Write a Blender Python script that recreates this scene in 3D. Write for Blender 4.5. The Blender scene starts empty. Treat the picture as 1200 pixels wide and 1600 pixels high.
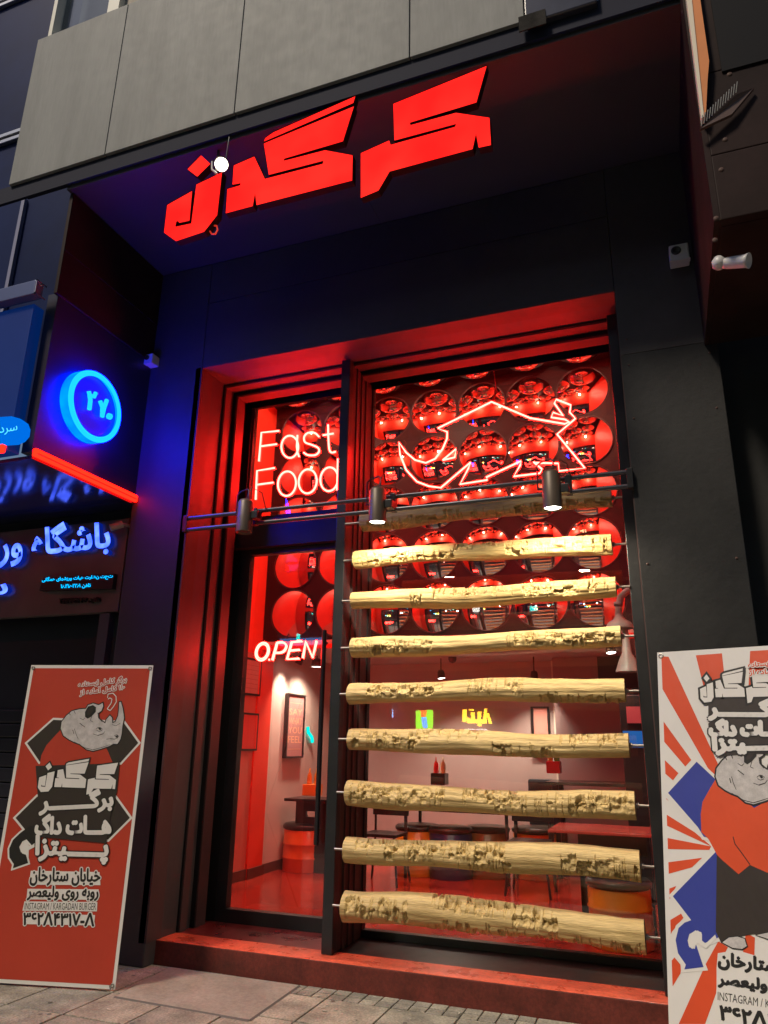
import bpy, bmesh, math, random
import numpy as np
from mathutils import Vector, Matrix
random.seed(7)
rng = np.random.default_rng(11)
S = bpy.context.scene
R = math.radians
COL = S.collection
# ------------------------------------------------------------------ camera
CX, CY, CZ = 0.0, -4.816, 1.5
FPX, TH, PS, RO = 1151.1, R(17.40), R(-20.83), R(0.87)
fwd = Vector((math.sin(PS)*math.cos(TH), math.cos(PS)*math.cos(TH), math.sin(TH)))
rgt = Vector((math.cos(PS), -math.sin(PS), 0))
upv = rgt.cross(fwd)
rgt2 = rgt*math.cos(RO)+upv*math.sin(RO)
upv2 = upv*math.cos(RO)-rgt*math.sin(RO)
cam = bpy.data.cameras.new('camera')
cam.sensor_fit = 'VERTICAL'; cam.sensor_height = 24.0; cam.lens = FPX/1600*24.0
cam.clip_start = .05; cam.clip_end = 400
camo = bpy.data.objects.new('camera', cam); COL.objects.link(camo)
camo.matrix_world = Matrix(((rgt2.x, upv2.x, -fwd.x, CX), (rgt2.y, upv2.y, -fwd.y, CY), (rgt2.z, upv2.z, -fwd.z, CZ), (0, 0, 0, 1)))
S.camera = camo
# ------------------------------------------------------------------ world, street light (one low soft "sun")
SUN_EL, SUN_AZ = 52, -30      # elevation; azimuth offset towards +X side of the street
W = bpy.data.worlds.new('World'); S.world = W; W.use_nodes = True
nt = W.node_tree; bg = nt.nodes['Background']
sky = nt.nodes.new('ShaderNodeTexSky'); sky.sky_type = 'NISHITA'; sky.sun_disc = False
sky.sun_elevation = R(SUN_EL); sky.sun_rotation = R(180-SUN_AZ)
nt.links.new(sky.outputs[0], bg.inputs[0]); bg.inputs[1].default_value = 0.075
sun = bpy.data.lights.new('sun', 'SUN'); sun.energy = 2.7; sun.angle = R(9); sun.color = (1.0, .86, .68)
suno = bpy.data.objects.new('sun', sun); COL.objects.link(suno)
sd = Vector((math.sin(R(SUN_AZ))*math.cos(R(SUN_EL)), -math.cos(R(SUN_AZ))*math.cos(R(SUN_EL)), math.sin(R(SUN_EL))))
suno.rotation_euler = sd.to_track_quat('Z', 'Y').to_euler()
S.view_settings.view_transform = 'Standard'; S.view_settings.look = 'None'
S.view_settings.exposure = 0; S.view_settings.gamma = 1; S.view_settings.use_curve_mapping = False
S.cycles.max_bounces = 10; S.cycles.glossy_bounces = 6; S.cycles.transparent_max_bounces = 12
S.cycles.sample_clamp_indirect = 6; S.cycles.use_denoising = True
S.cycles.caustics_reflective = True; S.cycles.blur_glossy = .3

# ------------------------------------------------------------------ helpers
def ray(x, y):
    return rgt2*((x-600)/FPX)+upv2*(-(y-800)/FPX)+fwd
CAM = Vector((CX, CY, CZ))
def onY(x, y, Y):
    d = ray(x, y); return CAM+d*((Y-CY)/d.y)
def onX(x, y, X):
    d = ray(x, y); return CAM+d*((X-CX)/d.x)
def onZ(x, y, Z):
    d = ray(x, y); return CAM+d*((Z-CZ)/d.z)
def crop(ox, oy, s):
    return lambda x, y: (ox+x/s, oy+y/s)

class MB:
    """collects geometry into one mesh"""
    def __init__(s): s.v = []; s.f = []; s.m = []; s.sm = []
    def add(s, vs, fs, mi=0, smooth=False):
        o = len(s.v); s.v += [tuple(v) for v in vs]
        for f in fs: s.f.append([i+o for i in f]); s.m.append(mi); s.sm.append(smooth)
        return s
    def box(s, a, b, mi=0):
        x0, y0, z0 = a; x1, y1, z1 = b
        if x0 > x1: x0, x1 = x1, x0
        if y0 > y1: y0, y1 = y1, y0
        if z0 > z1: z0, z1 = z1, z0
        v = [(x0,y0,z0),(x1,y0,z0),(x1,y1,z0),(x0,y1,z0),(x0,y0,z1),(x1,y0,z1),(x1,y1,z1),(x0,y1,z1)]
        return s.add(v, [(0,3,2,1),(4,5,6,7),(0,1,5,4),(1,2,6,5),(2,3,7,6),(3,0,4,7)], mi)
    def bbox(s, a, b, w=.004, mi=0):
        """box with chamfered edges"""
        bm = bmesh.new(); bmesh.ops.create_cube(bm, size=1)
        c = [(a[i]+b[i])/2 for i in range(3)]; d = [abs(b[i]-a[i]) for i in range(3)]
        for v in bm.verts: v.co = Vector([c[i]+v.co[i]*d[i] for i in range(3)])
        w = min(w, min(d)*.3)
        bmesh.ops.bevel(bm, geom=list(bm.edges), offset=w, segments=2, affect='EDGES', profile=.6)
        bm.verts.index_update()
        s.add([v.co for v in bm.verts], [[v.index for v in f.verts] for f in bm.faces], mi); bm.free(); return s
    def cyl(s, p, q, r, r2=None, n=16, mi=0, caps=True, smooth=True):
        p = Vector(p); q = Vector(q); r2 = r if r2 is None else r2
        d = (q-p).normalized(); a = d.orthogonal().normalized(); b = d.cross(a)
        vs = [p+(a*math.cos(t)+b*math.sin(t))*r for t in [2*math.pi*i/n for i in range(n)]]
        vs += [q+(a*math.cos(t)+b*math.sin(t))*r2 for t in [2*math.pi*i/n for i in range(n)]]
        s.add(vs, [(i, (i+1) % n, n+(i+1) % n, n+i) for i in range(n)], mi, smooth)
        if caps: s.add(vs, [list(range(n))[::-1], list(range(n, 2*n))], mi)
        return s
    def tube(s, pts, r, n=8, mi=0, closed=False):
        P = [Vector(p) for p in pts]; k = len(P)
        T = []
        for i in range(k):
            a = P[(i-1) % k] if closed or i > 0 else P[i]; b = P[(i+1) % k] if closed or i < k-1 else P[i]
            T.append((b-a).normalized() if (b-a).length > 1e-9 else Vector((0, 0, 1)))
        nrm = T[0].orthogonal().normalized(); vs = []
        for i in range(k):
            nrm = (nrm-T[i]*nrm.dot(T[i])).normalized(); bn = T[i].cross(nrm)
            vs += [P[i]+(nrm*math.cos(2*math.pi*j/n)+bn*math.sin(2*math.pi*j/n))*r for j in range(n)]
        fs = []
        for i in range(k if closed else k-1):
            i2 = (i+1) % k
            fs += [(i*n+j, i*n+(j+1) % n, i2*n+(j+1) % n, i2*n+j) for j in range(n)]
        s.add(vs, fs, mi, True)
        if not closed: s.add(vs, [list(range(n))[::-1], list(range((k-1)*n, k*n))], mi)
        return s
    def lathe(s, c, prof, n=24, axis=(0, 0, 1), mi=0):
        c = Vector(c); d = Vector(axis).normalized(); a = d.orthogonal().normalized(); b = d.cross(a); vs = []
        for r, h in prof:
            vs += [c+d*h+(a*math.cos(2*math.pi*j/n)+b*math.sin(2*math.pi*j/n))*max(r, 1e-4) for j in range(n)]
        fs = [(i*n+j, i*n+(j+1) % n, (i+1)*n+(j+1) % n, (i+1)*n+j) for i in range(len(prof)-1) for j in range(n)]
        return s.add(vs, fs, mi, True)
    def prism(s, pts, d, mi=0, mside=None):
        """polygon given as 3D points, extruded by vector d"""
        P = [Vector(p) for p in pts]; n = len(P); d = Vector(d); mside = mi if mside is None else mside
        s.add(P+[p+d for p in P], [list(range(n)), list(range(n, 2*n))[::-1]], mi)
        s.add(P+[p+d for p in P], [(i, (i+1) % n, n+(i+1) % n, n+i) for i in range(n)], mside)
        return s
    def poly(s, pts, mi=0): return s.add(pts, [list(range(len(pts)))], mi)

def link(name, me, mats, parent=None, label=None, cat=None, group=None, kind=None):
    o = bpy.data.objects.new(name, me); COL.objects.link(o)
    for m in (mats if isinstance(mats, (list, tuple)) else [mats]): me.materials.append(m)
    if parent is not None:
        o.parent = parent; o.matrix_parent_inverse = Matrix.Translation(-world_loc(parent))
    tag(o, label, cat, group, kind); return o
def world_loc(o):
    v = Vector(o.location)
    if o.parent: v += Vector((0, 0, 0))
    return v
def tag(o, label=None, cat=None, group=None, kind=None):
    if label: o['label'] = label
    if cat: o['category'] = cat
    if group: o['group'] = group
    if kind: o['kind'] = kind
def obj(name, mb, mats, parent=None, label=None, cat=None, group=None, kind=None):
    me = bpy.data.meshes.new(name); me.from_pydata(mb.v, [], mb.f)
    me.polygons.foreach_set('material_index', mb.m); me.polygons.foreach_set('use_smooth', mb.sm)
    me.validate(); me.update()
    return link(name, me, mats, parent, label, cat, group, kind)
def thing(name, loc, label, cat, group=None, kind=None):
    o = bpy.data.objects.new(name, None); COL.objects.link(o); o.location = loc; o.empty_display_size = .1
    tag(o, label, cat, group, kind); return o

# ------------------------------------------------------------------ materials
MATS = {}
def mat(name, col, rough=.5, metal=0., spec=.5, var=.0, vscale=3., stretch=(1, 1, 1), col2=None, bump=0., bscale=40., bstretch=(1, 1, 1),
        rvar=0., emit=None, estr=0., coat=0., fine=.0):
    if name in MATS: return MATS[name]
    m = bpy.data.materials.new(name); m.use_nodes = True; MATS[name] = m
    n = m.node_tree.nodes; l = m.node_tree.links; b = n['Principled BSDF']
    b.inputs['Base Color'].default_value = (*col, 1); b.inputs['Roughness'].default_value = rough
    b.inputs['Metallic'].default_value = metal; b.inputs['Specular IOR Level'].default_value = spec
    if coat: b.inputs['Coat Weight'].default_value = coat; b.inputs['Coat Roughness'].default_value = .08
    tc = n.new('ShaderNodeTexCoord')
    def noise(scale, st, det=5, r=.6):
        mp = n.new('ShaderNodeMapping'); mp.inputs['Scale'].default_value = st; l.new(tc.outputs['Object'], mp.inputs[0])
        t = n.new('ShaderNodeTexNoise'); t.inputs['Scale'].default_value = scale; t.inputs['Detail'].default_value = det
        t.inputs['Roughness'].default_value = r; l.new(mp.outputs[0], t.inputs['Vector']); return t
    if var or col2:
        t = noise(vscale, stretch)
        cr = n.new('ShaderNodeValToRGB'); cr.color_ramp.elements[0].position = .3; cr.color_ramp.elements[1].position = .7
        c2 = col2 if col2 else tuple(c*(1-var) for c in col)
        c1 = col if col2 else tuple(min(1, c*(1+var*.6)) for c in col)
        cr.color_ramp.elements[0].color = (*c2, 1); cr.color_ramp.elements[1].color = (*c1, 1)
        l.new(t.outputs[0], cr.inputs[0]); out = cr.outputs[0]
        if fine:
            t2 = noise(vscale*14, stretch); mx = n.new('ShaderNodeMix'); mx.data_type = 'RGBA'; mx.blend_type = 'MULTIPLY'
            mx.inputs['Factor'].default_value = fine; l.new(out, mx.inputs['A'])
            rr = n.new('ShaderNodeValToRGB'); rr.color_ramp.elements[0].position = .35; rr.color_ramp.elements[1].position = .62
            rr.color_ramp.elements[0].color = (.25, .25, .25, 1); l.new(t2.outputs[0], rr.inputs[0]); l.new(rr.outputs[0], mx.inputs['B']); out = mx.outputs['Result']
        l.new(out, b.inputs['Base Color'])
    if rvar:
        t = noise(vscale*1.7+1, (1, 1, 1)); mr = n.new('ShaderNodeMapRange'); mr.inputs['To Min'].default_value = max(.02, rough-rvar)
        mr.inputs['To Max'].default_value = min(1, rough+rvar); l.new(t.outputs[0], mr.inputs[0]); l.new(mr.outputs[0], b.inputs['Roughness'])
    if bump:
        t = noise(bscale, bstretch); bp = n.new('ShaderNodeBump'); bp.inputs['Strength'].default_value = min(1, bump)
        bp.inputs['Distance'].default_value = .01*max(1, bump); l.new(t.outputs[0], bp.inputs['Height']); l.new(bp.outputs[0], b.inputs['Normal'])
    if emit:
        b.inputs['Emission Color'].default_value = (*emit, 1); b.inputs['Emission Strength'].default_value = estr
    return m
def emis(name, col, st=1.):
    if name in MATS: return MATS[name]
    m = bpy.data.materials.new(name); m.use_nodes = True; MATS[name] = m
    n = m.node_tree.nodes; l = m.node_tree.links; n.remove(n['Principled BSDF'])
    e = n.new('ShaderNodeEmission'); e.inputs[0].default_value = (*col, 1); e.inputs[1].default_value = st
    l.new(e.outputs[0], n['Material Output'].inputs[0]); return m
def glass(name, tint=(1, 1, 1), ior=1.5, dirt=.012):
    m = bpy.data.materials.new(name); m.use_nodes = True; MATS[name] = m
    n = m.node_tree.nodes; l = m.node_tree.links; n.remove(n['Principled BSDF'])
    tr = n.new('ShaderNodeBsdfTransparent'); tr.inputs[0].default_value = (*tint, 1)
    gl = n.new('ShaderNodeBsdfGlossy'); gl.inputs['Roughness'].default_value = .0; gl.inputs[0].default_value = (1, 1, 1, 1)
    fr = n.new('ShaderNodeFresnel'); ge = n.new('ShaderNodeNewGeometry'); mi = n.new('ShaderNodeMix'); mi.inputs['A'].default_value = ior; mi.inputs['B'].default_value = 1/ior
    l.new(ge.outputs['Backfacing'], mi.inputs['Factor']); l.new(mi.outputs['Result'], fr.inputs[0])
    mx = n.new('ShaderNodeMixShader'); l.new(fr.outputs[0], mx.inputs[0]); l.new(tr.outputs[0], mx.inputs[1]); l.new(gl.outputs[0], mx.inputs[2])
    df = n.new('ShaderNodeBsdfDiffuse'); df.inputs[0].default_value = (.5, .5, .5, 1)
    tx = n.new('ShaderNodeTexNoise'); tx.inputs['Scale'].default_value = 2.5; tx.inputs['Detail'].default_value = 6
    mr = n.new('ShaderNodeMapRange'); mr.inputs['From Min'].default_value = .4; mr.inputs['From Max'].default_value = .8; mr.inputs['To Max'].default_value = dirt
    l.new(tx.outputs[0], mr.inputs[0])
    m2 = n.new('ShaderNodeMixShader'); l.new(mr.outputs[0], m2.inputs[0]); l.new(mx.outputs[0], m2.inputs[1]); l.new(df.outputs[0], m2.inputs[2])
    l.new(m2.outputs[0], n['Material Output'].inputs[0]); return m

BLK = mat('black_facade_paint', (.015, .0145, .015), .55, var=.4, vscale=1.6, rvar=.14, bump=.15, bscale=18, fine=.25)
HDR = mat('black_facade_lightened', (.050, .043, .043), .55, var=.2, vscale=1.0, rvar=.1, bump=.12, bscale=12, fine=.12)  # copy of the facade black, lightened to brighten shaded header and blue-lit pillar
BLK2 = mat('black_metal', (.016, .016, .018), .38, metal=0, var=.3, vscale=4, rvar=.1)
SOF = mat('satin_navy_soffit', (.044, .041, .040), .5, spec=.35, var=.15, vscale=.8, rvar=.05)
GREY = mat('grey_cladding', (.245, .25, .245), .62, spec=.25, var=.16, vscale=5, stretch=(1, 1, .12), rvar=.08, bump=.1, bscale=3, fine=.12)
GROOVE = mat('dark_joint', (.012, .012, .012), .7)
NAVY = mat('navy_glass', (.008, .018, .085), .5, spec=.07, var=.4, vscale=.7)
TRIM = mat('aluminium_trim', (.5, .5, .52), .3, metal=.9, var=.1)
WINF = mat('white_window_frame', (.62, .6, .52), .5, var=.1)
REDP = mat('red_step_paint', (.60, .07, .03), .22, var=.35, vscale=3, rvar=.12, bump=.12, bscale=9, fine=.2)
REDF = mat('red_resin_floor', (.42, .04, .025), .16, var=.3, vscale=2, rvar=.08, bump=.05, bscale=5)
REDW = mat('red_wall_paint', (.76, .05, .022), .5, var=.1, vscale=2, bump=.08, bscale=30)
MAROON = mat('maroon_panel', (.016, .002, .002), .45, spec=.2, var=.2)
PINKW = mat('blush_wall_paint', (.50, .37, .34), .5, var=.08, vscale=1.5)
WALLW = mat('warm_white_wall', (.60, .42, .36), .5, var=.08, vscale=1.2)
BRWN = mat('brown_painted_metal', (.024, .012, .011), .6, spec=.12, var=.35, vscale=2, rvar=.12, bump=.1, bscale=12, fine=.15)
MIRR = mat('dome_mirror', (.80, .74, .72), .025, metal=1)
LOGM = mat('peeled_carved_timber', (.68, .50, .215), .6, col2=(.45, .305, .11), vscale=2.2, stretch=(.5, 6, 6), bump=.6, bscale=30, bstretch=(.4, 4, 4), fine=.35)
LOGE = mat('log_end_grain', (.46, .34, .17), .7, var=.3, vscale=20, bump=.4, bscale=60)
STEEL = mat('dull_steel', (.32, .30, .27), .4, metal=.8, var=.2)
LAMPB = mat('bronze_grey_lamp_body', (.12, .09, .065), .45, metal=.3, var=.15)
PVC = mat('grey_plastic', (.32, .30, .29), .4, var=.15)
CAMW = mat('white_camera_plastic', (.55, .54, .55), .4)
PAVE = mat('worn_grey_beige_paver', (.33, .305, .24), .8, var=.5, vscale=5, bump=.9, bscale=22, fine=.6)
PAVE2 = mat('worn_grey_paver', (.28, .26, .21), .8, var=.5, vscale=6, bump=.9, bscale=22, fine=.6)
MORT = mat('pale_mortar', (.30, .28, .24), .9, var=.3, vscale=12, bump=.5, bscale=60)
MATM = mat('ribbed_grey_rubber_mat', (.27, .245, .20), .75, var=.25, vscale=3, bump=.35, bscale=90, fine=.3)
ASPH = mat('asphalt', (.05, .05, .05), .85, var=.3, vscale=6, bump=.6, bscale=80)
ORANGE = mat('orange_painted_drum', (.75, .13, .02), .3, var=.08)
AMBER = mat('amber_painted_drum', (.72, .27, .02), .3, var=.08)
NAVYD = mat('navy_painted_drum', (.02, .035, .12), .3, var=.1)
SEATB = mat('black_vinyl', (.018, .016, .016), .35)
SIGNR = emis('sign_red_acrylic', (1, .012, .012), 1.7)
SIGNE = mat('sign_side_return', (.012, .008, .008), .8, spec=.1)
NEON = emis('red_neon', (1, .011, .008), 108)
NEONC = mat('neon_tube_rim', (.5, .03, .02), .3, emit=(1, .02, .01), estr=2.2)
CABLE = mat('red_cable', (.45, .03, .03), .5)
BLUEE = emis('blue_cyan_led', (.0003, .014, 1), 52)
BLUES = emis('blue_side_glow', (.0, .02, 1), 7)
BLUED = mat('blue_disc_face', (.003, .012, .12), .35, emit=(.0, .012, .3), estr=.4)
REDLED = emis('red_led_strip', (1, .006, .002), 9)
BLUEL = emis('blue_letters', (.035, .10, 1), 3.)
CYANL = emis('cyan_led_text', (.0, .45, 1), 2.0)
LAMPW = emis('warm_white_lamp', (1, .93, .78), 30)
GLASS = glass('shopfront_glass')
GLASSD = glass('dark_window_glass', (.5, .55, .6), 1.8)

def lively(m, c1, c2, s1, s2, scale):
    n = m.node_tree.nodes; l = m.node_tree.links; e = [x for x in n if x.type == 'EMISSION'][0]; tc = n.new('ShaderNodeTexCoord')
    t = n.new('ShaderNodeTexNoise'); t.inputs['Scale'].default_value = scale; t.inputs['Detail'].default_value = 2; l.new(tc.outputs['Object'], t.inputs[0])
    mr = n.new('ShaderNodeMapRange'); mr.inputs['From Min'].default_value = .35; mr.inputs['From Max'].default_value = .65; mr.inputs['To Min'].default_value = s1; mr.inputs['To Max'].default_value = s2; l.new(t.outputs[0], mr.inputs[0]); l.new(mr.outputs[0], e.inputs[1])
    cr = n.new('ShaderNodeValToRGB'); cr.color_ramp.elements[0].position = .35; cr.color_ramp.elements[1].position = .65; cr.color_ramp.elements[0].color = (*c1, 1); cr.color_ramp.elements[1].color = (*c2, 1); l.new(t.outputs[0], cr.inputs[0]); l.new(cr.outputs[0], e.inputs[0])
lively(SIGNR, (1, .012, .010), (1, .020, .014), 1.55, 1.8, 2.5); lively(BLUEL, (.04, .09, 1), (.07, .13, 1), 3.0, 4.6, 9); lively(BLUES, (0, .006, 1), (0, .009, 1), 36, 48, 5)

# ------------------------------------------------------------------ Persian text as mesh
SH = {'ـ':(0x640,0x640,0x640,0x640),'ا':(0xFE8D,0xFE8E,0,0),'آ':(0xFE81,0xFE82,0,0),'ب':(0xFE8F,0xFE90,0xFE91,0xFE92),'پ':(0xFB56,0xFB57,0xFB58,0xFB59),'ت':(0xFE95,0xFE96,0xFE97,0xFE98),
'خ':(0xFEA5,0xFEA6,0xFEA7,0xFEA8),'د':(0xFEA9,0xFEAA,0,0),'ر':(0xFEAD,0xFEAE,0,0),'ز':(0xFEAF,0xFEB0,0,0),'س':(0xFEB1,0xFEB2,0xFEB3,0xFEB4),
'ش':(0xFEB5,0xFEB6,0xFEB7,0xFEB8),'ص':(0xFEB9,0xFEBA,0xFEBB,0xFEBC),'ع':(0xFEC9,0xFECA,0xFECB,0xFECC),'ک':(0xFB8E,0xFB8F,0xFB90,0xFB91),
'گ':(0xFB92,0xFB93,0xFB94,0xFB95),'ل':(0xFEDD,0xFEDE,0xFEDF,0xFEE0),'م':(0xFEE1,0xFEE2,0xFEE3,0xFEE4),'ن':(0xFEE5,0xFEE6,0xFEE7,0xFEE8),
'ه':(0xFEE9,0xFEEA,0xFEEB,0xFEEC),'و':(0xFEED,0xFEEE,0,0),'ی':(0xFBFC,0xFBFD,0xFBFE,0xFBFF),'ف':(0xFED1,0xFED2,0xFED3,0xFED4),'ق':(0xFED5,0xFED6,0xFED7,0xFED8)}
def shape(t):
    if not any(c in SH for c in t): return t
    out = []
    for w in t.split(' '):
        r = ''
        for i, c in enumerate(w):
            if c not in SH: r += c; continue
            prev = i > 0 and w[i-1] in SH and SH[w[i-1]][2]; nxt = i < len(w)-1 and w[i+1] in SH and SH[c][2]
            k = 3 if prev and nxt else 1 if prev else 2 if nxt else 0
            r += chr(SH[c][k])
        out.append(r[::-1] if any(c in SH for c in w) else r)
    return ' '.join(out[::-1])
TXT = {}
def text_mesh(t, bold=.02, res=2):
    """flat text polygons in the unit box: verts (x,y in 0..1), faces, aspect"""
    key = (t, bold)
    if key in TXT: return TXT[key]
    c = bpy.data.curves.new('lettering', 'FONT'); c.body = shape(t); c.size = 1; c.resolution_u = res; c.offset = bold; c.fill_mode = 'FRONT'
    o = bpy.data.objects.new('lettering', c); me = bpy.data.meshes.new_from_object(o)
    vs = [(v.co.x, v.co.y) for v in me.vertices]; fs = [list(p.vertices) for p in me.polygons]
    bpy.data.objects.remove(o); bpy.data.curves.remove(c); bpy.data.meshes.remove(me)
    # unify overlapping duplicates is unnecessary; normalise
    x0 = min(v[0] for v in vs); x1 = max(v[0] for v in vs); y0 = min(v[1] for v in vs); y1 = max(v[1] for v in vs)
    TXT[key] = (vs, fs, (x0, x1, y0, y1)); return TXT[key]
def put_text(mb, t, f, bold=.02, mi=0, ref=None, flip=False):
    """f(u,v) maps the text's unit box (u,v in 0..1) to 3D"""
    vs, fs, b = text_mesh(t, bold)
    if ref is not None: b = text_mesh(t, ref)[2]
    P = [f((x-b[0])/(b[1]-b[0]), (y-b[2])/(b[3]-b[2])) for x, y in vs]
    mb.add(P, fs, mi)
def bilerp(p00, p10, p11, p01):
    """corners: bottom-left, bottom-right, top-right, top-left (3D)"""
    a, b, c, d = map(Vector, (p00, p10, p11, p01))
    return lambda u, v: (a*(1-u)+b*u)*(1-v)+(d*(1-u)+c*u)*v
def solid_text(mb, t, f, nrm, depth, bold=.02, mi=0, mside=1):
    """text with thickness: front faces at f, side walls along nrm*depth (nrm points away from the viewer)"""
    vs, fs, b = text_mesh(t, bold)
    P = [Vector(f((x-b[0])/(b[1]-b[0]), (y-b[2])/(b[3]-b[2]))) for x, y in vs]; n = Vector(nrm)*depth
    mb.add(P, fs, mi)
    cnt = {}
    for fa in fs:
        for i in range(len(fa)):
            e = (fa[i], fa[(i+1) % len(fa)]); cnt[tuple(sorted(e))] = cnt.get(tuple(sorted(e)), 0)+1
    k = len(P); bd = [e for e, c in cnt.items() if c == 1]
    mb.add(P+[p+n for p in P], [(a, b_, b_+k, a+k) for a, b_ in bd], mside)

# ------------------------------------------------------------------ setting: ground
XL, XR, YT, HT = -3.55, -.098, .0, 4.6       # shop opening
road = MB(); road.box((-60, -60, -.35), (60, -3.9, -.12)); obj('road', road, ASPH, kind='structure')
pv = MB(); pv.box((-30, -3.6, -.25), (30, .12, -.014)); PAVEMENT = obj('pavement', pv, MORT, kind='structure')
kb = MB()
for i in range(60): kb.bbox((-30+i, -3.9, -.3), (-30+i+.985, -3.6, -.002), .012)
obj('kerb', kb, PAVE2, kind='structure')
tr = MB(); tr.box((-60, .12, -.3), (60, 12, -.02)); obj('ground', tr, ASPH, kind='structure')
# paving slabs: joints follow the facade; small cobble strip next to the step
def paver(x0, x1, y0, y1, m, h=0, name='paver', g=.006):
    mb = MB(); z = random.uniform(-.0015, .0015)+h
    mb.bbox((x0+g, y0+g, -.05), (x1-g, y1-g, z), .004)
    return obj(name, mb, m, PAVEMENT)
ys = [.118, .02]
W4 = .42
for i in range(-3, 14):
    x0 = -4.6+i*W4-.06
    for j in range(4): # cobble strip beside the step : 4 x 2 small setts
        for k in range(2):
            if x0+j*W4/4 > -3.2 and x0 < -1.0:
                paver(x0+j*W4/4, x0+(j+1)*W4/4, .118-(k+1)*.09, .118-k*.09, PAVE2 if (i+j+k) % 3 else PAVE, name='sett', g=.004)
for i in range(-3, 14):
    x0 = -4.6+i*W4-.06
    for j in range(5):
        y1 = -.062-j*W4
        paver(x0, x0+W4, y1-W4, y1, random.choice([PAVE, PAVE, PAVE2]))
    if not (-3.3 < x0 < -1.0): paver(x0, x0+W4, -.062, .118, PAVE)

# ------------------------------------------------------------------ shop building
SHOP = thing('shop_building', (-1.8, 0, 0), 'black fronted fast food shop with a tall red lit opening', 'building')
def part(name, mb, m, label=None): return obj(name, mb, m, SHOP, label)
m = MB(); m.bbox((-4.125, 0, 0), (XL, .6, 5.66), .012)
part('pillar', m, HDR, 'black pillar left of the opening')
m = MB(); m.bbox((XR, 0, 0), (.515, .6, 4.083), .005)
part('pillar', m, BLK, 'broad black pillar right of the opening')
m = MB(); m.bbox((XR, .0, 4.085), (.515, .6, 5.66), .002); part('pillar_cladding', m, HDR)
# header in panels with fine seams
m = MB(); m.bbox((XL+.002, 0, HT), (XR-.002, .6, 5.24), .006); part('header_panel', m, HDR)
m = MB(); m.bbox((XL+.002, .003, 5.245), (XR-.002, .6, 5.66), .006); part('header_panel', m, HDR)
# soffit with panel joints, and its front lip
for a, b in ((-4.12, -1.90), (-1.8985, .44)):
    m = MB(); m.bbox((a, -1.2, 5.665), (b, .6, 5.72), .003); part('soffit_panel', m, SOF)
m = MB(); m.box((-5.2, -1.225, 5.70), (.44, -1.2, 5.86)); m.box((-4.12, -1.2, 5.735), (.44, .6, 5.86)); part('soffit_edge', m, mat('soffit_lip_navy', (.02, .022, .04), .75, spec=.15))
# jamb and head lining with shutter channels (grooves are recessed)
ybands = [(0.0, .165, 0), (.165, .36, 1), (.36, .44, 0), (.44, .53, 1), (.53, .66, 0), (.66, .78, 1)]
JR = mat('jamb_satin_paint', (.070, .040, .038), .55, spec=.3, var=.2, vscale=3, rvar=.1)
CH = mat('channel_black', (.008, .007, .007), .7, spec=.2)
step_in = 0
for y0, y1, g in ybands:
    if g:
        m = MB(); m.box((XL-.10, y0, .15), (XL-.08, y1, HT+.1)); m.box((XL-.08, y0+.002, .15), (XL+step_in-.004, y0+.012, HT)); m.box((XL-.08, y1-.012, .15), (XL+step_in+.016, y1-.001, HT)); part('shutter_channel', m, CH)
        m = MB(); m.box((XL, y0, HT+.08), (XR, y1, HT+.10)); m.box((XL, y0+.002, HT+.004-step_in), (XR, y0+.012, HT+.08)); m.box((XL, y1-.012, HT-.016-step_in), (XR, y1-.001, HT+.08)); part('shutter_channel', m, CH)
        step_in += .02
    else:
        m = MB(); m.box((XL-.06, y0, .15), (XL+.004+step_in, y1, HT)); part('jamb_lining', m, JR)
        m = MB(); m.box((XL+.004+step_in, y0+.001, HT-.004-step_in), (XR-.003, y1, HT+.06)); part('head_lining', m, JR)
m = MB(); m.box((XR-.004, .0005, .15), (XR+.02, .80, HT-.02)); part('jamb_lining', m, JR)
m = MB(); m.box((XL-.5, .6, .1), (XL-.06, .85, 5.8)); m.box((XR+.02, .6, .1), (.6, .85, 5.8)); m.box((XL-.06, .82, HT+.03), (XR+.02, .9, 5.8)); part('backing_wall', m, BLK)
# step
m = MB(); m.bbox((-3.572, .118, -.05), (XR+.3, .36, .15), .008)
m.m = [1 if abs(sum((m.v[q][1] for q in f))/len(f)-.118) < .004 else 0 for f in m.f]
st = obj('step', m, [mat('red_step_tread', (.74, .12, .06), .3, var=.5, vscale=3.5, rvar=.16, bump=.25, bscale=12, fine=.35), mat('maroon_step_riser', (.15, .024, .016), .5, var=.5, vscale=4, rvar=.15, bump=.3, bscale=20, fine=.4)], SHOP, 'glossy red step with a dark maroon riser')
m = MB(); m.bbox((-3.55, .361, .0), (-2.33, .80, .148), .004); part('threshold', m, mat('scuffed_dark_red_floor', (.16, .025, .025), .3, var=.6, vscale=3, rvar=.15, fine=.3))
m = MB(); m.box((-2.33, .361, .0), (XR, .80, .146)); part('threshold', m, BLK2, 'black threshold behind the timber rollers')
m = MB(); m.box((-3.585, .135, -.013), (.25, .117, -.006)); part('mortar_line', m, mat('salmon_mortar', (.42, .18, .12), .9, var=.3))
# divider fin between the door and the window, with rail profiles
m = MB(); m.bbox((-2.33, .25, .152), (-2.25, .33, HT-.02), .006); part('divider_post', m, BLK2)
m = MB(); m.box((-2.325, .332, .152), (-2.262, .80, HT-.02))
for y in (.42, .52, .62): m.box((-2.262, y, .152), (-2.25, y+.03, HT-.02))
part('divider_panel', m, mat('divider_dark', (.045, .03, .03), .5))
m = MB(); m.bbox((-.178, .25, .152), (-.104, .33, HT-.03), .006); part('right_post', m, BLK2)
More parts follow.
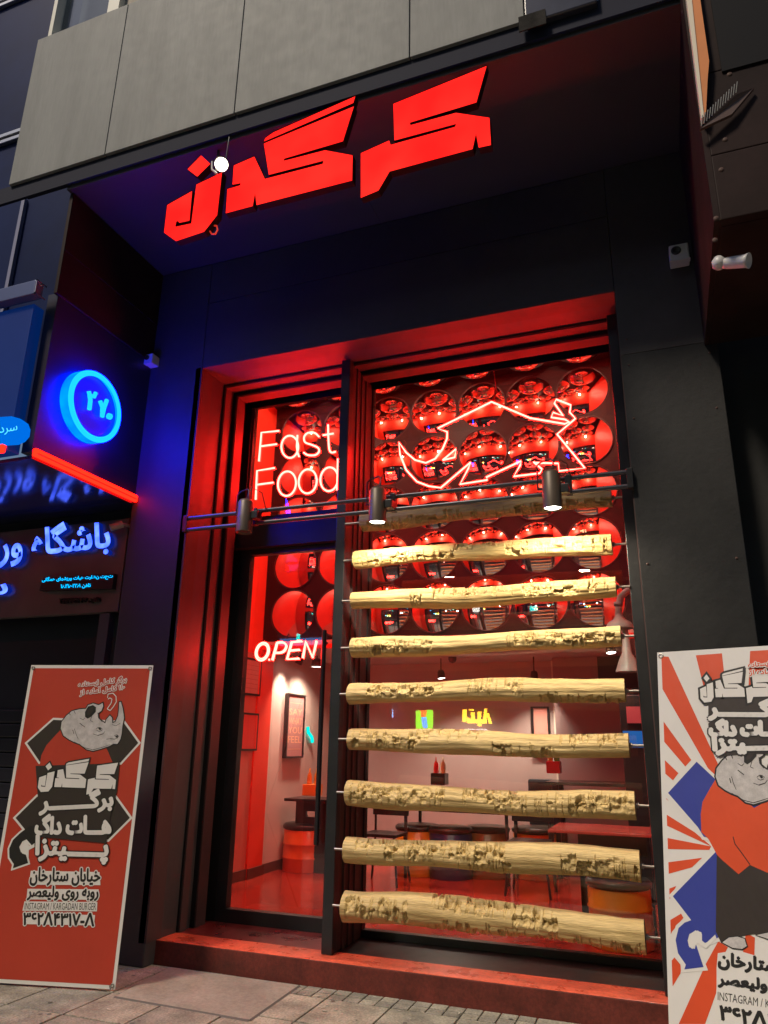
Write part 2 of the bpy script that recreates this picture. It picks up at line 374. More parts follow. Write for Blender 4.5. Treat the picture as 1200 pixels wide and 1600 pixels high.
# window frames
def frame(name, x0, x1, z0, z1, w, y0=.78, y1=.84, mm=None):
    m = MB(); m.box((x0-w, y0, z0-w), (x0, y1, z1+w)); m.box((x1, y0, z0-w), (x1+w, y1, z1+w)); m.box((x0, y0, z0-w), (x1, y1, z0)); m.box((x0, y0, z1), (x1, y1, z1+w))
    return part(name, m, mm or BLK2)
frame('window_frame', -3.47, -2.345, 3.45, 4.56, .05)
m = MB(); m.box((-3.47, .81, 3.45), (-2.345, .814, 4.56)); part('window_pane', m, GLASS)
frame('window_frame', -2.25, -.19, .20, 4.58, .05)
m = MB(); m.box((-2.25, .81, .20), (-.19, .814, 4.58)); part('window_pane', m, GLASS)
m = MB(); m.box((-3.55, .70, 3.14), (-2.335, .84, 3.40)); part('transom', m, BLK2)
# door
m = MB(); m.box((-3.545, .77, .149), (-3.40, .84, 3.14)); m.box((-2.40, .77, .149), (-2.33, .84, 3.14)); m.box((-3.40, .77, 3.09), (-2.40, .84, 3.14)); m.box((-3.40, .77, .149), (-2.40, .84, .245))
DOOR = part('door', m, BLK2)
def sub(name, mb, mm, par):
    o = obj(name, mb, mm); o.parent = par; o.matrix_parent_inverse = par.matrix_world.inverted() if False else Matrix.Identity(4)
    return o
m = MB(); m.box((-3.40, .805, .245), (-2.40, .809, 3.09)); sub('door_pane', m, GLASS, DOOR); DOOR.children
m = MB(); a = onY(507, 985, .74); b = onY(500, 1290, .74)
m.cyl((a.x, .74, a.z), (a.x, .74, .75), .02); m.cyl((a.x, .74, a.z-.1), (a.x, .79, a.z-.1), .012); m.cyl((a.x, .74, .85), (a.x, .79, .85), .012); sub('door_handle', m, BLK2, DOOR)

# interior shell
IX0, IX1, IYB = -4.22, -.2, 4.6
VOIDW = 52
m = MB(); m.box((IX0, .802, .0), (IX1, IYB+.3, .150)); m.box((IX1, .85, 0), (.6, IYB, .15)); part('shop_floor', m, REDF)
m = MB(); m.box((IX0-.1, .85, 2.42), (IX0, 2.6, 5.6)); part('interior_wall', m, REDW, 'red upper wall inside the door')
m = MB(); m.box((IX0-.1, .85, .15), (IX0, 2.44, 2.418)); part('interior_wall', m, mat('red_glow_wall', (.58, .16, .12), .45, var=.08), 'lower wall inside the door, tinted with red glow')  # white wall with the neon's red light put into its colour
m = MB(); m.box((IX0-.1, 2.44, .15), (IX0+.02, 2.75, 2.46)); part('wall_pilaster', m, REDW)
m = MB(); m.box((IX0-.1, 2.75, .15), (IX0, IYB, 2.5)); part('interior_wall', m, WALLW)
m = MB(); m.box((IX0-.1, IYB, .15), (.6, IYB+.1, 2.5)); part('interior_wall', m, PINKW)
m = MB(); m.box((IX0, 2.5, 2.50), (.6, IYB, 2.56)); part('interior_ceiling', m, PINKW)
m = MB(); m.box((IX1, .85, 2.5), (IX1+.1, 2.5, 5.6)); m.box((IX1, .85, .15), (IX1+.1, 2.0, 2.5)); part('interior_wall', m, REDW, 'red wall on the right inside')
m = MB(); m.box((.5, 2.0, .15), (.6, IYB, 2.5)); part('interior_wall', m, PINKW)
m = MB(); m.box((IX0, 2.502, 2.565), (IX1, 2.56, 5.6)); m.box((IX0, .9, 5.42), (IX1, 2.5, 5.5)); part('mirror_backing', m, MAROON)
m = MB(); m.box((IX0, 2.49, 2.47), (IX1, 2.56, 2.52)); part('bulkhead_trim', m, REDW)
m = MB()
m.box((IX0+.0, .86, .151), (IX0+.015, 2.44, .25)); m.box((IX0+.02, 2.44, .151), (IX0+.035, 2.75, .25)); m.box((IX0, 2.76, .151), (IX0+.015, IYB, .25)); part('skirting_board', m, mat('brown_skirting', (.10, .045, .035), .4))
m = MB(); p = onY(868, 1100, IYB-.05); m.box((p.x-.03, IYB-.06, .15), (p.x+.03, IYB, 2.5)); part('wall_trim', m, mat('pale_trim', (.72, .66, .56), .4))
m = MB(); m.box((p.x+.03, IYB-.35, .15), (.5, IYB-.001, 2.5)); part('wall_return', m, mat('lilac_grey_wall', (.42, .29, .28), .4))
m = MB(); m.box((-.75, IYB-.37, 2.05), (.5, IYB-.36, 2.5)); part('dark_beam', m, mat('brown_beam', (.07, .035, .03), .5))

m = MB(); m.box((IX0, .905, .15), (XL-.02, .93, 5.42)); m.box((XL-.02, .905, HT+.05), (IX1, .93, 5.42)); m.box((XL-.02, .845, 3.14), (-2.345, .87, 3.40)); part('interior_wall', m, REDW, 'red inner face of the shop front')
# ------------------------------------------------------------------ warm bulbs in the void above the window (seen as glints in the mirrors)
for i, x in enumerate((-3.6, -2.15, -.75)):
    yy = (1.02, 1.12, .98, 1.1, 1.04)[i]; t = thing('ceiling_lamp', (x, yy, 5.3), 'short warm tube lamp above the window, %s from the left, glinting in the mirrors' % ['first', 'second', 'third'][i], 'lamp', 'warm tube lamps above the window')
    hw = (.07, .12, .05, .10, .07)[i]; m = MB(); m.cyl((x-hw, yy, 5.33), (x+hw, yy+.02, 5.33), .016, n=12); obj('tube', m, emis('tube_warm', (1, .30, .08), 7), t)
    m = MB(); m.bbox((x-hw-.02, yy-.02, 5.352), (x+hw+.02, yy+.03, 5.42), .004); obj('holder', m, BLK2, t)
    pl = bpy.data.lights.new('tube_light', 'POINT'); pl.energy = VOIDW; pl.color = (1, .72, .50); pl.shadow_soft_size = .025
    po = bpy.data.objects.new('tube_light', pl); COL.objects.link(po); po.parent = t; po.location = (0, .02, -.012)

# ------------------------------------------------------------------ convex mirrors
cols = [-3.86, -3.30, -2.745, -2.20, -1.65, -1.105, -.56]
rows = [5.08, 4.52, 3.97, 3.42, 2.86]
def dome_mesh(axis, R0=.268, hgt=.062, n=40):
    m = MB(); Rs = (R0*R0+hgt*hgt)/(2*hgt); pr = []
    a0 = math.asin(R0/Rs)
    for i in range(13):
        a = a0*(1-i/12); pr.append((Rs*math.sin(a), Rs*math.cos(a)-(Rs-hgt)))
    m.lathe((0, 0, 0), pr, n=n, axis=axis)
    return m
def ring_mesh(axis, R0=.268):
    m = MB(); m.lathe((0, 0, 0), [(R0-.004, .004), (R0-.002, .009), (R0+.006, .008), (R0+.008, 0), (R0+.006, -.008)], n=40, axis=axis); return m
RIM = mat('dome_rim', (.03, .008, .008), .4)
nc = ['first', 'second', 'third', 'fourth', 'fifth', 'sixth', 'seventh']
def dome(axis, loc, label, group, src=[{}]):
    key = tuple(axis); hh = .062 if axis[2] == 0 else .12
    if key not in src[0]:
        a = obj('x', dome_mesh(axis, hgt=hh), MIRR); b = obj('x', ring_mesh(axis), RIM); src[0][key] = (a.data, b.data)
        bpy.data.objects.remove(a); bpy.data.objects.remove(b)
        for q, nme in zip(src[0][key], ('mirror_cap', 'rim')): q.name = nme
    t = thing('convex_mirror', loc, label, 'mirror', group); t.rotation_euler = (random.uniform(-.045, .045), random.uniform(-.03, .03), random.uniform(-.045, .045))
    for me, nme in zip(src[0][key], ('mirror_cap', 'rim')):
        o = bpy.data.objects.new(nme, me); COL.objects.link(o); o.parent = t
for i, z in enumerate(rows):
    for j, x in enumerate(cols):
        dome((0, -1, 0), (x, 2.5, z), 'round convex mirror on the mezzanine wall, %s row from the top, %s from the left' % (nc[i], nc[j]), 'convex mirrors on the mezzanine wall')
for i, y in enumerate((2.21, 1.66, 1.12)):
    for j, x in enumerate(cols):
        dome((0, 0, -1), (x, y, 5.42), 'round convex mirror on the ceiling, %s row from the mirror wall, %s from the left' % (nc[i], nc[j]), 'convex mirrors on the ceiling')

# ------------------------------------------------------------------ carved logs and rods
logpx = [((566, 813), (956, 781), .068), ((556, 875), (956, 848.6), .066), ((552, 939.6), (963, 919), .069), ((552, 1009.4), (971, 998), .071), ((547, 1083), (977, 1080), .076),
         ((547, 1159), (983, 1163), .076), ((544, 1240), (993, 1259), .080), ((542, 1324), (1001, 1355), .084), ((540, 1415), (1008, 1458), .094)]
zones = [[(.0, 1, -1)], [(.03, .42, -.5), (.42, .6, .9), (.62, 1, .1)], [(.25, .3, -.2), (.34, .68, .8), (.68, .98, .3)], [(.02, .33, -.1), (.61, .97, -.1)],
         [(.08, .34, .35), (.47, .66, .4), (.72, 1, -1.1)], [(.02, .27, .1), (.27, .5, 1.1), (.55, .75, -.8), (.78, .99, .8)], [(.02, .36, .3), (.44, .6, .7), (.55, .85, -.1), (.86, .99, .4)],
         [(.05, .3, .9), (.16, .33, .1), (.36, .58, .4), (.42, .6, -.9), (.76, .99, -.5)], [(.02, .25, 0), (.33, .6, 1.1), (.6, .74, .5), (.3, .98, -1.3)]]
def log_mesh(xa, za, xb, zb, r0, yc, zn, seed):
    g = np.random.default_rng(seed); NU, NT = 620, 96; L = xb-xa
    u = np.linspace(0, 1, NU); t = np.linspace(0, 2*np.pi, NT, endpoint=False)
    U, T = np.meshgrid(u, t, indexing='ij')
    rad = r0*(1+.07*np.sin(U*5+seed*2.3)+.04*np.sin(U*11+2*seed)+.03*np.cos(2*T+seed)+.02*np.cos(3*T+U*3))
    for k in range(6):
        a, b, c = g.uniform(8, 60), g.integers(2, 9), g.uniform(0, 6); rad += r0*.008*np.sin(a*U+b*T+c)
    # long drying cracks and hewn facets
    rad -= .003*np.abs(np.sin(5*T+.8*np.sin(U*4+seed)))**6
    carve = np.zeros_like(rad)
    def ang(c): return np.abs((T-c+np.pi) % (2*np.pi)-np.pi)
    def field(nu, nt, amp):   # smooth value noise over the log surface
        a = g.uniform(-1, 1, (nu+1, nt)); a = np.concatenate([a, a[:, :1]], 1); x = U*nu; y = T/(2*np.pi)*nt
        i0 = np.minimum(x.astype(int), nu-1); j0 = np.minimum(y.astype(int), nt-1); fx = x-i0; fy = y-j0
        return amp*((a[i0, j0]*(1-fx)+a[i0+1, j0]*fx)*(1-fy)+(a[i0, j0+1]*(1-fx)+a[i0+1, j0+1]*fx)*fy)
    U2 = U+field(170, 30, .0042)+field(60, 10, .003); T2 = T+field(150, 26, .12)+field(70, 12, .12)
    depthn = 1+field(120, 28, .4)
    def ang2(c): return np.abs((T2-c+np.pi) % (2*np.pi)-np.pi)
    def sang(c): return (T2-c+np.pi) % (2*np.pi)-np.pi
    for (u0, u1, tc) in zn:
        # theta 0 = towards camera (-Y), +pi/2 = up
        x = u0; dens = g.uniform(.65, .95)
        while x < u1:
            w = g.uniform(.008, .036); rowt = tc+g.uniform(-.2, .2)
            for q in range(int(g.integers(1, 4))):
                if g.random() > dens: continue
                ct = rowt+g.uniform(-.55, .55); ht = g.uniform(.12, .55); d = g.uniform(.010, .034)*(r0/.075)
                msk = (U2 >= x) & (U2 < x+w*g.uniform(.6, 1.3)) & (ang2(ct) < ht)
                ramp = .35+.65*np.clip((sang(ct)+ht)/(2*ht), 0, 1) if g.random() < .7 else 1.0
                carve = np.where(msk, np.maximum(carve, d*ramp*depthn), carve)
            for kk in range(int(g.integers(1, 4))):   # thin saw kerfs across the log
                xk = x+kk*g.uniform(.004, .007); msk = (U+(U2-U)*.3 >= xk) & (U+(U2-U)*.3 < xk+.0026) & (ang2(rowt) < g.uniform(.45, 1.0)); carve[msk] = np.maximum(carve[msk], .008)
            x += w+g.uniform(.0005, .006)
    carve = np.where(carve > 0, carve+field(300, 60, .0018), 0)
    rad = rad-carve
    cy = yc+.006*np.sin(U*6+seed); cz = za+(zb-za)*U+.013*np.sin(U*(3.6+.5*(seed % 3))+seed*1.7)+.004*np.sin(U*13+seed)
    X = xa+L*U; Y = cy-rad*np.cos(T); Z = cz+rad*np.sin(T)
    V = np.stack([X, Y, Z], -1).reshape(-1, 3)
    i = np.arange(NU-1)[:, None]; j = np.arange(NT)[None, :]; j2 = (j+1) % NT
    F = np.stack([i*NT+j, (i+1)*NT+j, (i+1)*NT+j2, i*NT+j2], -1).reshape(-1, 4)
    me = bpy.data.meshes.new('log'); me.vertices.add(len(V)); me.vertices.foreach_set('co', V.ravel())
    me.loops.add(F.size); me.polygons.add(len(F)); me.loops.foreach_set('vertex_index', F.ravel())
    me.polygons.foreach_set('loop_start', np.arange(0, F.size, 4)); me.update(calc_edges=True); me.validate()
    return me, (cy[0, 0], cz[0, 0], rad[0].mean()), (cy[-1, 0], cz[-1, 0], rad[-1].mean())
LY = .25
names = ['topmost', 'second from top', 'third from top', 'fourth from top', 'middle', 'fourth from bottom', 'third from bottom', 'second from bottom', 'lowest']
det = ['dim carved log under the pipe rail', 'pale carved log with a long crack', 'carved log hewn on its right half', 'log carved at both ends',
       'knotty log with carved patches', 'carved log with kerfs along its top', 'bowed log carved end to end', 'log with square notches at its right end', 'thickest log with slanting notches']
for i, ((ax, ay), (bx, by), r0) in enumerate(logpx):
    A = onY(ax, ay, LY); B = onY(bx, by, LY); z0 = A.z*.75+B.z*.25; z1 = B.z*.75+A.z*.25
    me, ea, eb = log_mesh(A.x, z0, B.x, z1, r0, LY, zones[i], i+3)
    t = thing('carved_log', ((A.x+B.x)/2, LY, (z0+z1)/2), '%s, %s of the stack' % (det[i], names[i]), 'log', 'carved timber logs across the window')
    link('log', me, LOGM, t)
    for x, (cy, cz, rr), dx in ((A.x, ea, 1), (B.x, eb, -1)):
        m = MB(); m.cyl((x+dx*.0005, cy, cz), (x+dx*.002, cy, cz), rr*.985, n=32, smooth=False); obj('log_end', m, LOGE, t)
    for x0, x1, (cy, cz, rr) in ((-2.252, A.x-.001, ea), (B.x+.001, -.176, eb)):
        m = MB(); m.cyl((x0, cy, cz), (x1, cy, cz), .0085, n=12)
        m.cyl((x1-.018 if x1 < -1 else x0, cy, cz), (x1 if x1 < -1 else x0+.018, cy, cz), .017, n=6, smooth=False); obj('rod', m, STEEL, t)

# ------------------------------------------------------------------ pipe rail with spot lamps
PZ1, PZ2 = 3.218, 3.12
RAIL = thing('pipe_rail', (-1.8, -.02, 3.1), 'pair of thin black pipes running across the opening', 'rail')
for z in (PZ1, PZ2):
    m = MB(); m.cyl((XL, -.02, z), (XR+.002, -.02, z), .017, n=14); obj('pipe', m, mat('rail_steel', (.10, .10, .12), .3, metal=.6, var=.2), RAIL)
for x in (XL+.01, XR-.01, -2.9, -1.75, -.5):
    m = MB(); m.bbox((x-.02, -.045, PZ2-.02), (x+.02, .005, PZ1+.02), .004); obj('pipe_clamp', m, BLK2, RAIL)
lamps = [(383, 806, False, 'unlit grey cylinder lamp at the left end of the pipe rail'), (590, 789, True, 'lit grey cylinder lamp in front of the divider post'), (862, 765, True, 'lit grey cylinder lamp at the right of the pipe rail')]
for px, py, lit, lab in lamps:
    c = onY(px, py, -.14); x, y, z = c; h = .27; r = .062
    t = thing('spot_lamp', (x, y, z), lab, 'lamp', 'spot lamps on the pipe rail')
    m = MB(); m.lathe((x, y, z-h/2), [(r-.006, .03), (r, .0), (r, .006), (r, h-.03), (r*.75, h-.008), (.012, h), (.001, h)], n=28)
    obj('lamp_body', m, LAMPB, t)
    m = MB(); m.tube([(x-r-.03, y+.02, z+.02), (x-r-.03, y+.02, z+h/2+.05), (x-r, y+.02, z+h/2+.075), (x, y+.01, z+h/2+.085), (x+.02, y, z+h/2+.07), (x+.02, y, z+h/2)], .006, n=6)
    m.tube([(x-r-.03, y+.02, z+.02), (x-r, y, z+.01)], .008, n=6); m.bbox((x+r-.005, y-.015, z-.03), (x+r+.05, y+.06, z+.03), .004); m.cyl((x+r+.02, y+.05, z), (x+r+.02, -.02, PZ1 if z > 3.15 else PZ1), .009)
    m.tube([(x, y, z+h/2), (x+.03, y+.02, z+h/2+.1), (x+.1, y+.06, z+h/2+.06), (x+.12, y+.1, PZ1)], .004, n=6)
    obj('bracket', m, BLK2, t)
    m = MB(); m.cyl((x, y, z-h/2+.012), (x, y, z-h/2+.016), r-.008, n=24, smooth=False)
    obj('lens', m, LAMPW if lit else mat('dark_lens', (.05, .05, .05), .2), t)
    if lit:
        sp = bpy.data.lights.new('lamp_light', 'SPOT'); sp.energy = 75; sp.spot_size = R(150); sp.spot_blend = .5; sp.shadow_soft_size = .04; sp.color = (1, .86, .62)
        so = bpy.data.objects.new('lamp_light', sp); COL.objects.link(so); so.parent = t; so.location = (0, 0, -h/2-.005); so.rotation_euler = (R(24), 0, 0)

# ------------------------------------------------------------------ main illuminated sign
c5 = crop(240, 200, 4.615); c6 = crop(380, 80, 2.857)
LET = {
 'dot': [c5(342,197), c5(412,262), c5(318,355), c5(243,298)],
 'nun': [c5(*p) for p in ((497,318),(462,632),(368,752),(165,820),(75,755),(98,555),(282,452),(262,672),(187,688),(180,675),(168,677),(160,712),(272,688),(308,408))],
 'gaf_dal': [c6(*p) for p in ((92,412),(497,245),(447,405),(185,482),(183,489),(365,442),(490,465),(488,580),(60,690),(54,640))]+[c5(*p) for p in ((718,567),(520,620),(532,440),(625,413),(628,402),(568,414),(578,270),(727,205))]+[c6(*p) for p in ((97,570),(355,503),(358,492),(115,555))],
 'stroke': [c6(*p) for p in ((92,407),(98,388),(135,362),(503,200),(493,234))],
 'kaf_re': [c6(*p) for p in ((670,235),(1089,65),(1042,232),(745,322),(747,330),(950,275),(1100,297),(1107,422),(1052,434),(1040,372),(1025,440),(655,540),(605,625),(525,658),(525,455),(652,398),(658,418),(945,338),(950,328),(675,402))]}
SY = -1.24
SIGN = thing('shop_sign', (-1.9, SY, 4.9), 'glowing red angular Persian letters hanging under the soffit', 'sign')
LETXZ = {}
for k, pts in LET.items():
    P = [onY(x, y, SY) for x, y in pts]; LETXZ[k] = [(p.x, p.z) for p in P]
    m = MB(); m.prism(P, (0, .05, 0), 0, 1); m.m[1] = 1; m.add([p+Vector((0, -.006, 0)) for p in P]+[p+Vector((0, .001, 0)) for p in P], [(q, (q+1) % len(P), len(P)+(q+1) % len(P), len(P)+q) for q in range(len(P))], 1)
    o = obj('sign_letter', m, [SIGNR, SIGNE], SIGN)
for x, z in ((-2.75, 5.2), (-1.95, 5.25), (-.9, 5.5)):
    m = MB(); m.box((x-.008, SY+.09, z), (x+.008, SY+.106, 5.664)); m.box((x-.008, SY+.051, z), (x+.008, SY+.09, z+.016)); obj('sign_bracket', m, BLK2, SIGN)
m = MB(); P = [onY(*c5(x, y), SY+.03) for x, y in ((370, 755), (400, 735), (420, 765), (445, 765), (462, 735), (455, 705), (400, 700))]
m.tube(P, .006, n=6); obj('cable_loop', m, mat('lit_red_cable', (.5, .05, .03), .4, emit=(1, .05, .02), estr=.5), SIGN)
# floodlight beside the sign
c = onY(346, 257, -1.3)
FL = thing('flood_light', c, 'small round white floodlight between the dot and the letters of the sign', 'lamp')
d = (CAM-c+Vector((-.6, 0, .3))).normalized()
m = MB(); m.lathe(c, [(.001, -.07), (.035, -.065), (.045, -.01), (.052, 0), (.048, .004)], n=24, axis=d); obj('lamp_body', m, LAMPB, FL)
m = MB(); m.cyl(c-d*.003, c+d*.001, .045, n=24, smooth=False); obj('lens', m, emis('flood_led', (1, .98, .8), 9), FL)
m = MB(); m.tube([c+Vector((-.08, 0, .05)), c+Vector((-.075, 0, -.02)), c+Vector((-.03, 0, -.07))], .008, n=6); obj('bracket', m, CAMW, FL)
m = MB(); m.tube([c-d*.05, (c.x-.02, -1.23, c.z+.06), (c.x-.02, -1.21, 5.70)], .005, n=6); obj('cable', m, BLK2, FL)

# ------------------------------------------------------------------ neon signs behind the glass
def smooth(pts, n=6):
    out = []; k = len(pts)
    for i in range(k-1):
        p0 = pts[max(i-1, 0)]; p1 = pts[i]; p2 = pts[i+1]; p3 = pts[min(i+2, k-1)]
        for j in range(n):
            t = j/n
            out.append(tuple(.5*((2*p1[q])+(-p0[q]+p2[q])*t+(2*p0[q]-5*p1[q]+4*p2[q]-p3[q])*t*t+(-p0[q]+3*p1[q]-3*p2[q]+p3[q])*t**3) for q in (0, 1)))
    out.append(pts[-1]); return out
def ell(cx, cy, rx, ry, sk=0, n=28, a0=0, a1=360): return [(cx+rx*math.cos(R(a))+sk*math.sin(R(a)), cy-ry*math.sin(R(a))) for a in [a0+(a1-a0)*i/n for i in range(n+1)]]
def neon(strokes, cr, Y, r, thg, name='neon_tube'):
    for s in strokes:
        m = MB(); P = [onY(*cr(x, y), Y) for x, y in s]
        P2 = [P[0]]
        for p in P[1:]:
            if (p-P2[-1]).length > 1e-4: P2.append(p)
        m.tube(P2, r, n=8); obj(name, m, NEON, thg)
cA = crop(280, 440, 3.333)
NY = .80
FF = thing('neon_sign', onY(465, 720, NY), 'pale red neon letters reading Fast Food in the pane above the door', 'neon sign')
ff = [[(520, 777), (428, 786), (415, 935)], [(421, 858), (508, 846)], ell(576, 860, 44, 58, 0), [(616, 800), (612, 860), (616, 890), (624, 912)],
      smooth([(728, 808), (705, 788), (670, 788), (651, 808), (655, 836), (690, 850), (722, 865), (728, 885), (708, 903), (670, 903), (648, 890)]),
      smooth([(775, 745), (777, 820), (782, 875), (795, 890), (815, 885)]), [(748, 800), (803, 791)],
      [(497, 970), (405, 985), (398, 1135)], [(402, 1058), (490, 1046)], ell(561, 1052, 47, 64, 3), ell(669, 1040, 47, 63, 3), ell(781, 1029, 46, 62, 3), [(826, 922), (822, 1086)]]
neon(ff, cA, NY, .0088, FF)
m = MB(); m.tube([onY(*cA(x, y), NY+.02) for x, y in ((410, 918), (350, 918), (336, 930), (335, 950))], .004, n=6); obj('cable', m, CABLE, FF)
cB = crop(300, 840, 4.615)
OP = thing('neon_sign', onY(445, 1017, NY), 'slanting red neon letters reading OPEN on the door glass', 'neon sign')
op = [ell(507, 822, 47, 64, 10), [(612, 757), (577, 884)], smooth([(612, 757), (655, 756), (678, 775), (668, 808), (640, 828), (593, 830)]),
      [(792, 746), (717, 753), (682, 876), (770, 871)], [(700, 815), (775, 808)], [(797, 868), (818, 748), (867, 864), (897, 742)], [(553, 880), (560, 880)]]
neon(op, cB, NY, .009, OP)
neon([[(x*1.0+((x-507)*.0)+8, y+5) for x, y in s] for s in op[1:6]]+[ell(507, 822, 36, 50, 8)], cB, NY+.006, .0045, OP)
cC = crop(540, 440, 2.6087)
RN = thing('neon_sign', onY(770, 690, NY), 'red neon outline of a rhinoceros hanging in the large window', 'neon sign')
body = [(595, 490), (375, 598), (414, 612), (413, 640), (395, 682), (365, 722), (327, 739), (283, 727), (247, 697), (217, 655), (222, 705), (247, 768), (290, 815), (340, 834), (388, 840), (510, 736),
        (500, 762), (466, 826), (580, 808), (572, 798), (716, 731), (712, 748), (685, 794), (792, 781), (800, 764), (766, 735)]
tail = [(770, 738), (867, 741), (870, 772), (975, 760), (862, 622), (937, 558), (913, 532), (918, 503), (858, 480), (851, 496), (886, 546), (846, 533), (838, 553), (895, 562), (912, 572), (893, 580), (752, 556), (595, 490)]
neon([body, tail, [(395, 728), (450, 682), (445, 716), (395, 728)]], cC, NY, .0078, RN)
m = MB(); m.tube([onY(*cC(x, y), NY) for x, y in ((598, 300), (604, 360), (612, 430), (604, 465), (596, 490))], .004, n=6)
m.tube([onY(*cC(x, y), NY) for x, y in ((612, 430), (618, 450), (600, 490))], .003, n=6); obj('cable', m, CABLE, RN)

# ------------------------------------------------------------------ interior furniture
def drum(x, y, d, h, mm, lab, grp, seat=True, z0=.15):
    t = thing('drum_stool', (x, y, z0), lab, 'stool', grp); r = d/2
    m = MB(); pr = [(r*.96, 0), (r, .01)]
    for k in (.33, .66): pr += [(r, h*k-.012), (r+.008, h*k-.004), (r+.008, h*k+.004), (r, h*k+.012)]
    pr += [(r, h-.01), (r*.97, h)]; m.lathe((x, y, z0), pr, n=36); m.cyl((x, y, z0+h-.004), (x, y, z0+h-.001), r*.97, n=36); obj('drum_body', m, mm, t)
    if seat:
        m = MB(); m.lathe((x, y, z0+h), [(r*.96, 0), (r+.012, .012), (r+.014, .04), (r*.95, .062), (r*.5, .07), (.001, .07)], n=36); obj('seat', m, SEATB, t)
drum(-3.95, 3.25, .48, .42, ORANGE, 'orange drum stool with a black seat seen through the door', 'drum stools')
p = onY(652, 1300, 3.55); drum(p.x, 3.55, .46, .44, AMBER, 'amber drum stool under the far black table, left of the navy one', 'drum stools')
p = onY(704, 1300, 3.5); drum(p.x, 3.5, .46, .44, NAVYD, 'navy blue drum stool under the far black table', 'drum stools')
p = onY(762, 1300, 3.75); drum(p.x, 3.75, .46, .44, mat('brown_drum', (.25, .10, .03), .3), 'brown drum stool under the right end of the far black table', 'drum stools')
p = onY(835, 1300, 3.9); drum(p.x, 3.9, .46, .44, AMBER, 'amber drum stool behind thin black chair legs', 'drum stools')
drum(-.47, 1.32, .44, .38, AMBER, 'amber drum stool with a black seat just inside the window', 'drum stools')
def table(x0, x1, y0, y1, z, mm, lab, base='legs', th=.03):
    t = thing('table', ((x0+x1)/2, (y0+y1)/2, .15), lab, 'table')
    m = MB(); m.bbox((x0, y0, z-th), (x1, y1, z), .004); obj('tabletop', m, mm, t)
    if base == 'legs':
        for x in (x0+.05, x1-.05):
            for y in (y0+.05, y1-.05): m = MB(); m.box((x-.015, y-.015, .151), (x+.015, y+.015, z-th-.001)); obj('leg', m, SEATB, t)
    else:
        m = MB(); a = x0+.28*(x1-x0) if base == 'slot' else x0+.1
        b = x1-.02
        # panel with cut-out slots: built from bars
        h0, h1 = z-th-.001-.10, z-th-.001-.16
        ya, yb = y0+.10, y0+.14
        m.box((a, ya, .151), (b, yb, h1)); m.box((a, ya, h0), (b, yb, z-th-.001)); w = (b-a)/5
        for k in (0, 2, 4): m.box((a+k*w, ya, h1), (a+(k+1)*w, yb, h0))
        m.box((a, ya, .151), (a+.03, y1-.05, h1)); obj('base_panel', m, SEATB, t)
    return t
BLKT = mat('black_tabletop', (.02, .018, .018), .25)
a = onY(625, 1262, 3.2); b = onY(797, 1268, 3.2); table(a.x, b.x, 3.2, 3.8, (a.z+b.z)/2+.0, BLKT, 'long black table with drum stools below it')
a = onY(444, 1247, 3.0); table(a.x, a.x+.75, 3.0, 3.4, a.z, BLKT, 'narrow black table beyond the orange drum stool', base='panel')
PKT = mat('pink_red_laminate', (.62, .12, .10), .15)
table(-.965, -.215, 1.35, 1.95, .885, PKT, 'low pink topped table just inside the window', base='slot', th=.02)
a = onY(866, 1222, 3.4); table(a.x-.1, a.x+.95, 3.4, 4.0, onY(900, 1223, 3.4).z, BLKT, 'black round edged table by the right wall')
# booth backs and chairs
def chair(x, y, lab, z=.15):
    t = thing('chair', (x, y, z), lab, 'chair', 'black chairs in the shop')
    m = MB(); m.bbox((x-.19, y-.19, z+.44), (x+.19, y+.19, z+.47), .006); obj('seat', m, SEATB, t)
    m = MB(); m.bbox((x-.2, y+.17, z+.62), (x+.2, y+.2, z+.80), .008); m.cyl((x-.17, y+.185, z+.47), (x-.17, y+.185, z+.62), .012); m.cyl((x+.17, y+.185, z+.47), (x+.17, y+.185, z+.62), .012); obj('backrest', m, SEATB, t)
    for sx in (-1, 1):
        for sy in (-1, 1): m = MB(); m.cyl((x+sx*.16, y+sy*.16, z+.44), (x+sx*.21, y+sy*.2, z), .012, n=8); obj('leg', m, SEATB, t)
p = onY(606, 1300, 3.0); chair(p.x, 2.9, 'black chair left of the amber drum stool')
p = onY(828, 1300, 3.0); chair(p.x, 2.95, 'black chair with splayed legs before the right amber drum')
a = onY(824, 1217, 4.1); b = onY(872, 1222, 4.1)
t = thing('booth_seat', ((a.x+b.x)/2, 4.1, .15), 'dark grey booth seat back against the far wall', 'bench')
m = MB(); m.bbox((a.x, 4.1, .15), (b.x+.05, 4.2, a.z), .03); obj('backrest', m, mat('charcoal_fabric', (.03, .032, .036), .8, var=.2), t)
m = MB(); m.bbox((a.x, 4.2, .15), (b.x+.05, 4.5, .6), .03); obj('seat', m, MATS['charcoal_fabric'], t)
def caddy(px, py, Y, colr, lab, w=.13, box=SEATB):
    c = onY(px, py, Y); t = thing('sauce_caddy', c, lab, 'caddy', 'sauce caddies on the tables')
    m = MB(); m.bbox((c.x-w/2, Y-w/2, c.z), (c.x+w/2, Y+w/2, c.z+.12), .005); obj('holder', m, box, t)
    for k, cc in enumerate(colr):
        x = c.x-w/4+k*w/2; m = MB(); m.lathe((x, Y, c.z+.1), [(.026, 0), (.028, .08), (.024, .12), (.008, .15), (.005, .19), (.001, .19)], n=14)
        m.lathe((x, Y, c.z+.12), [(.029, 0), (.029, .03), (.026, .03)], n=14); obj('bottle', m, mat('sauce_%d' % int(cc[0]*97+cc[1]*31), cc, .35), t)
caddy(687, 1226, 3.5, [(.65, .03, .02), (.6, .6, .25)], 'sauce caddy on the far table with a red and a pale bottle', .16)
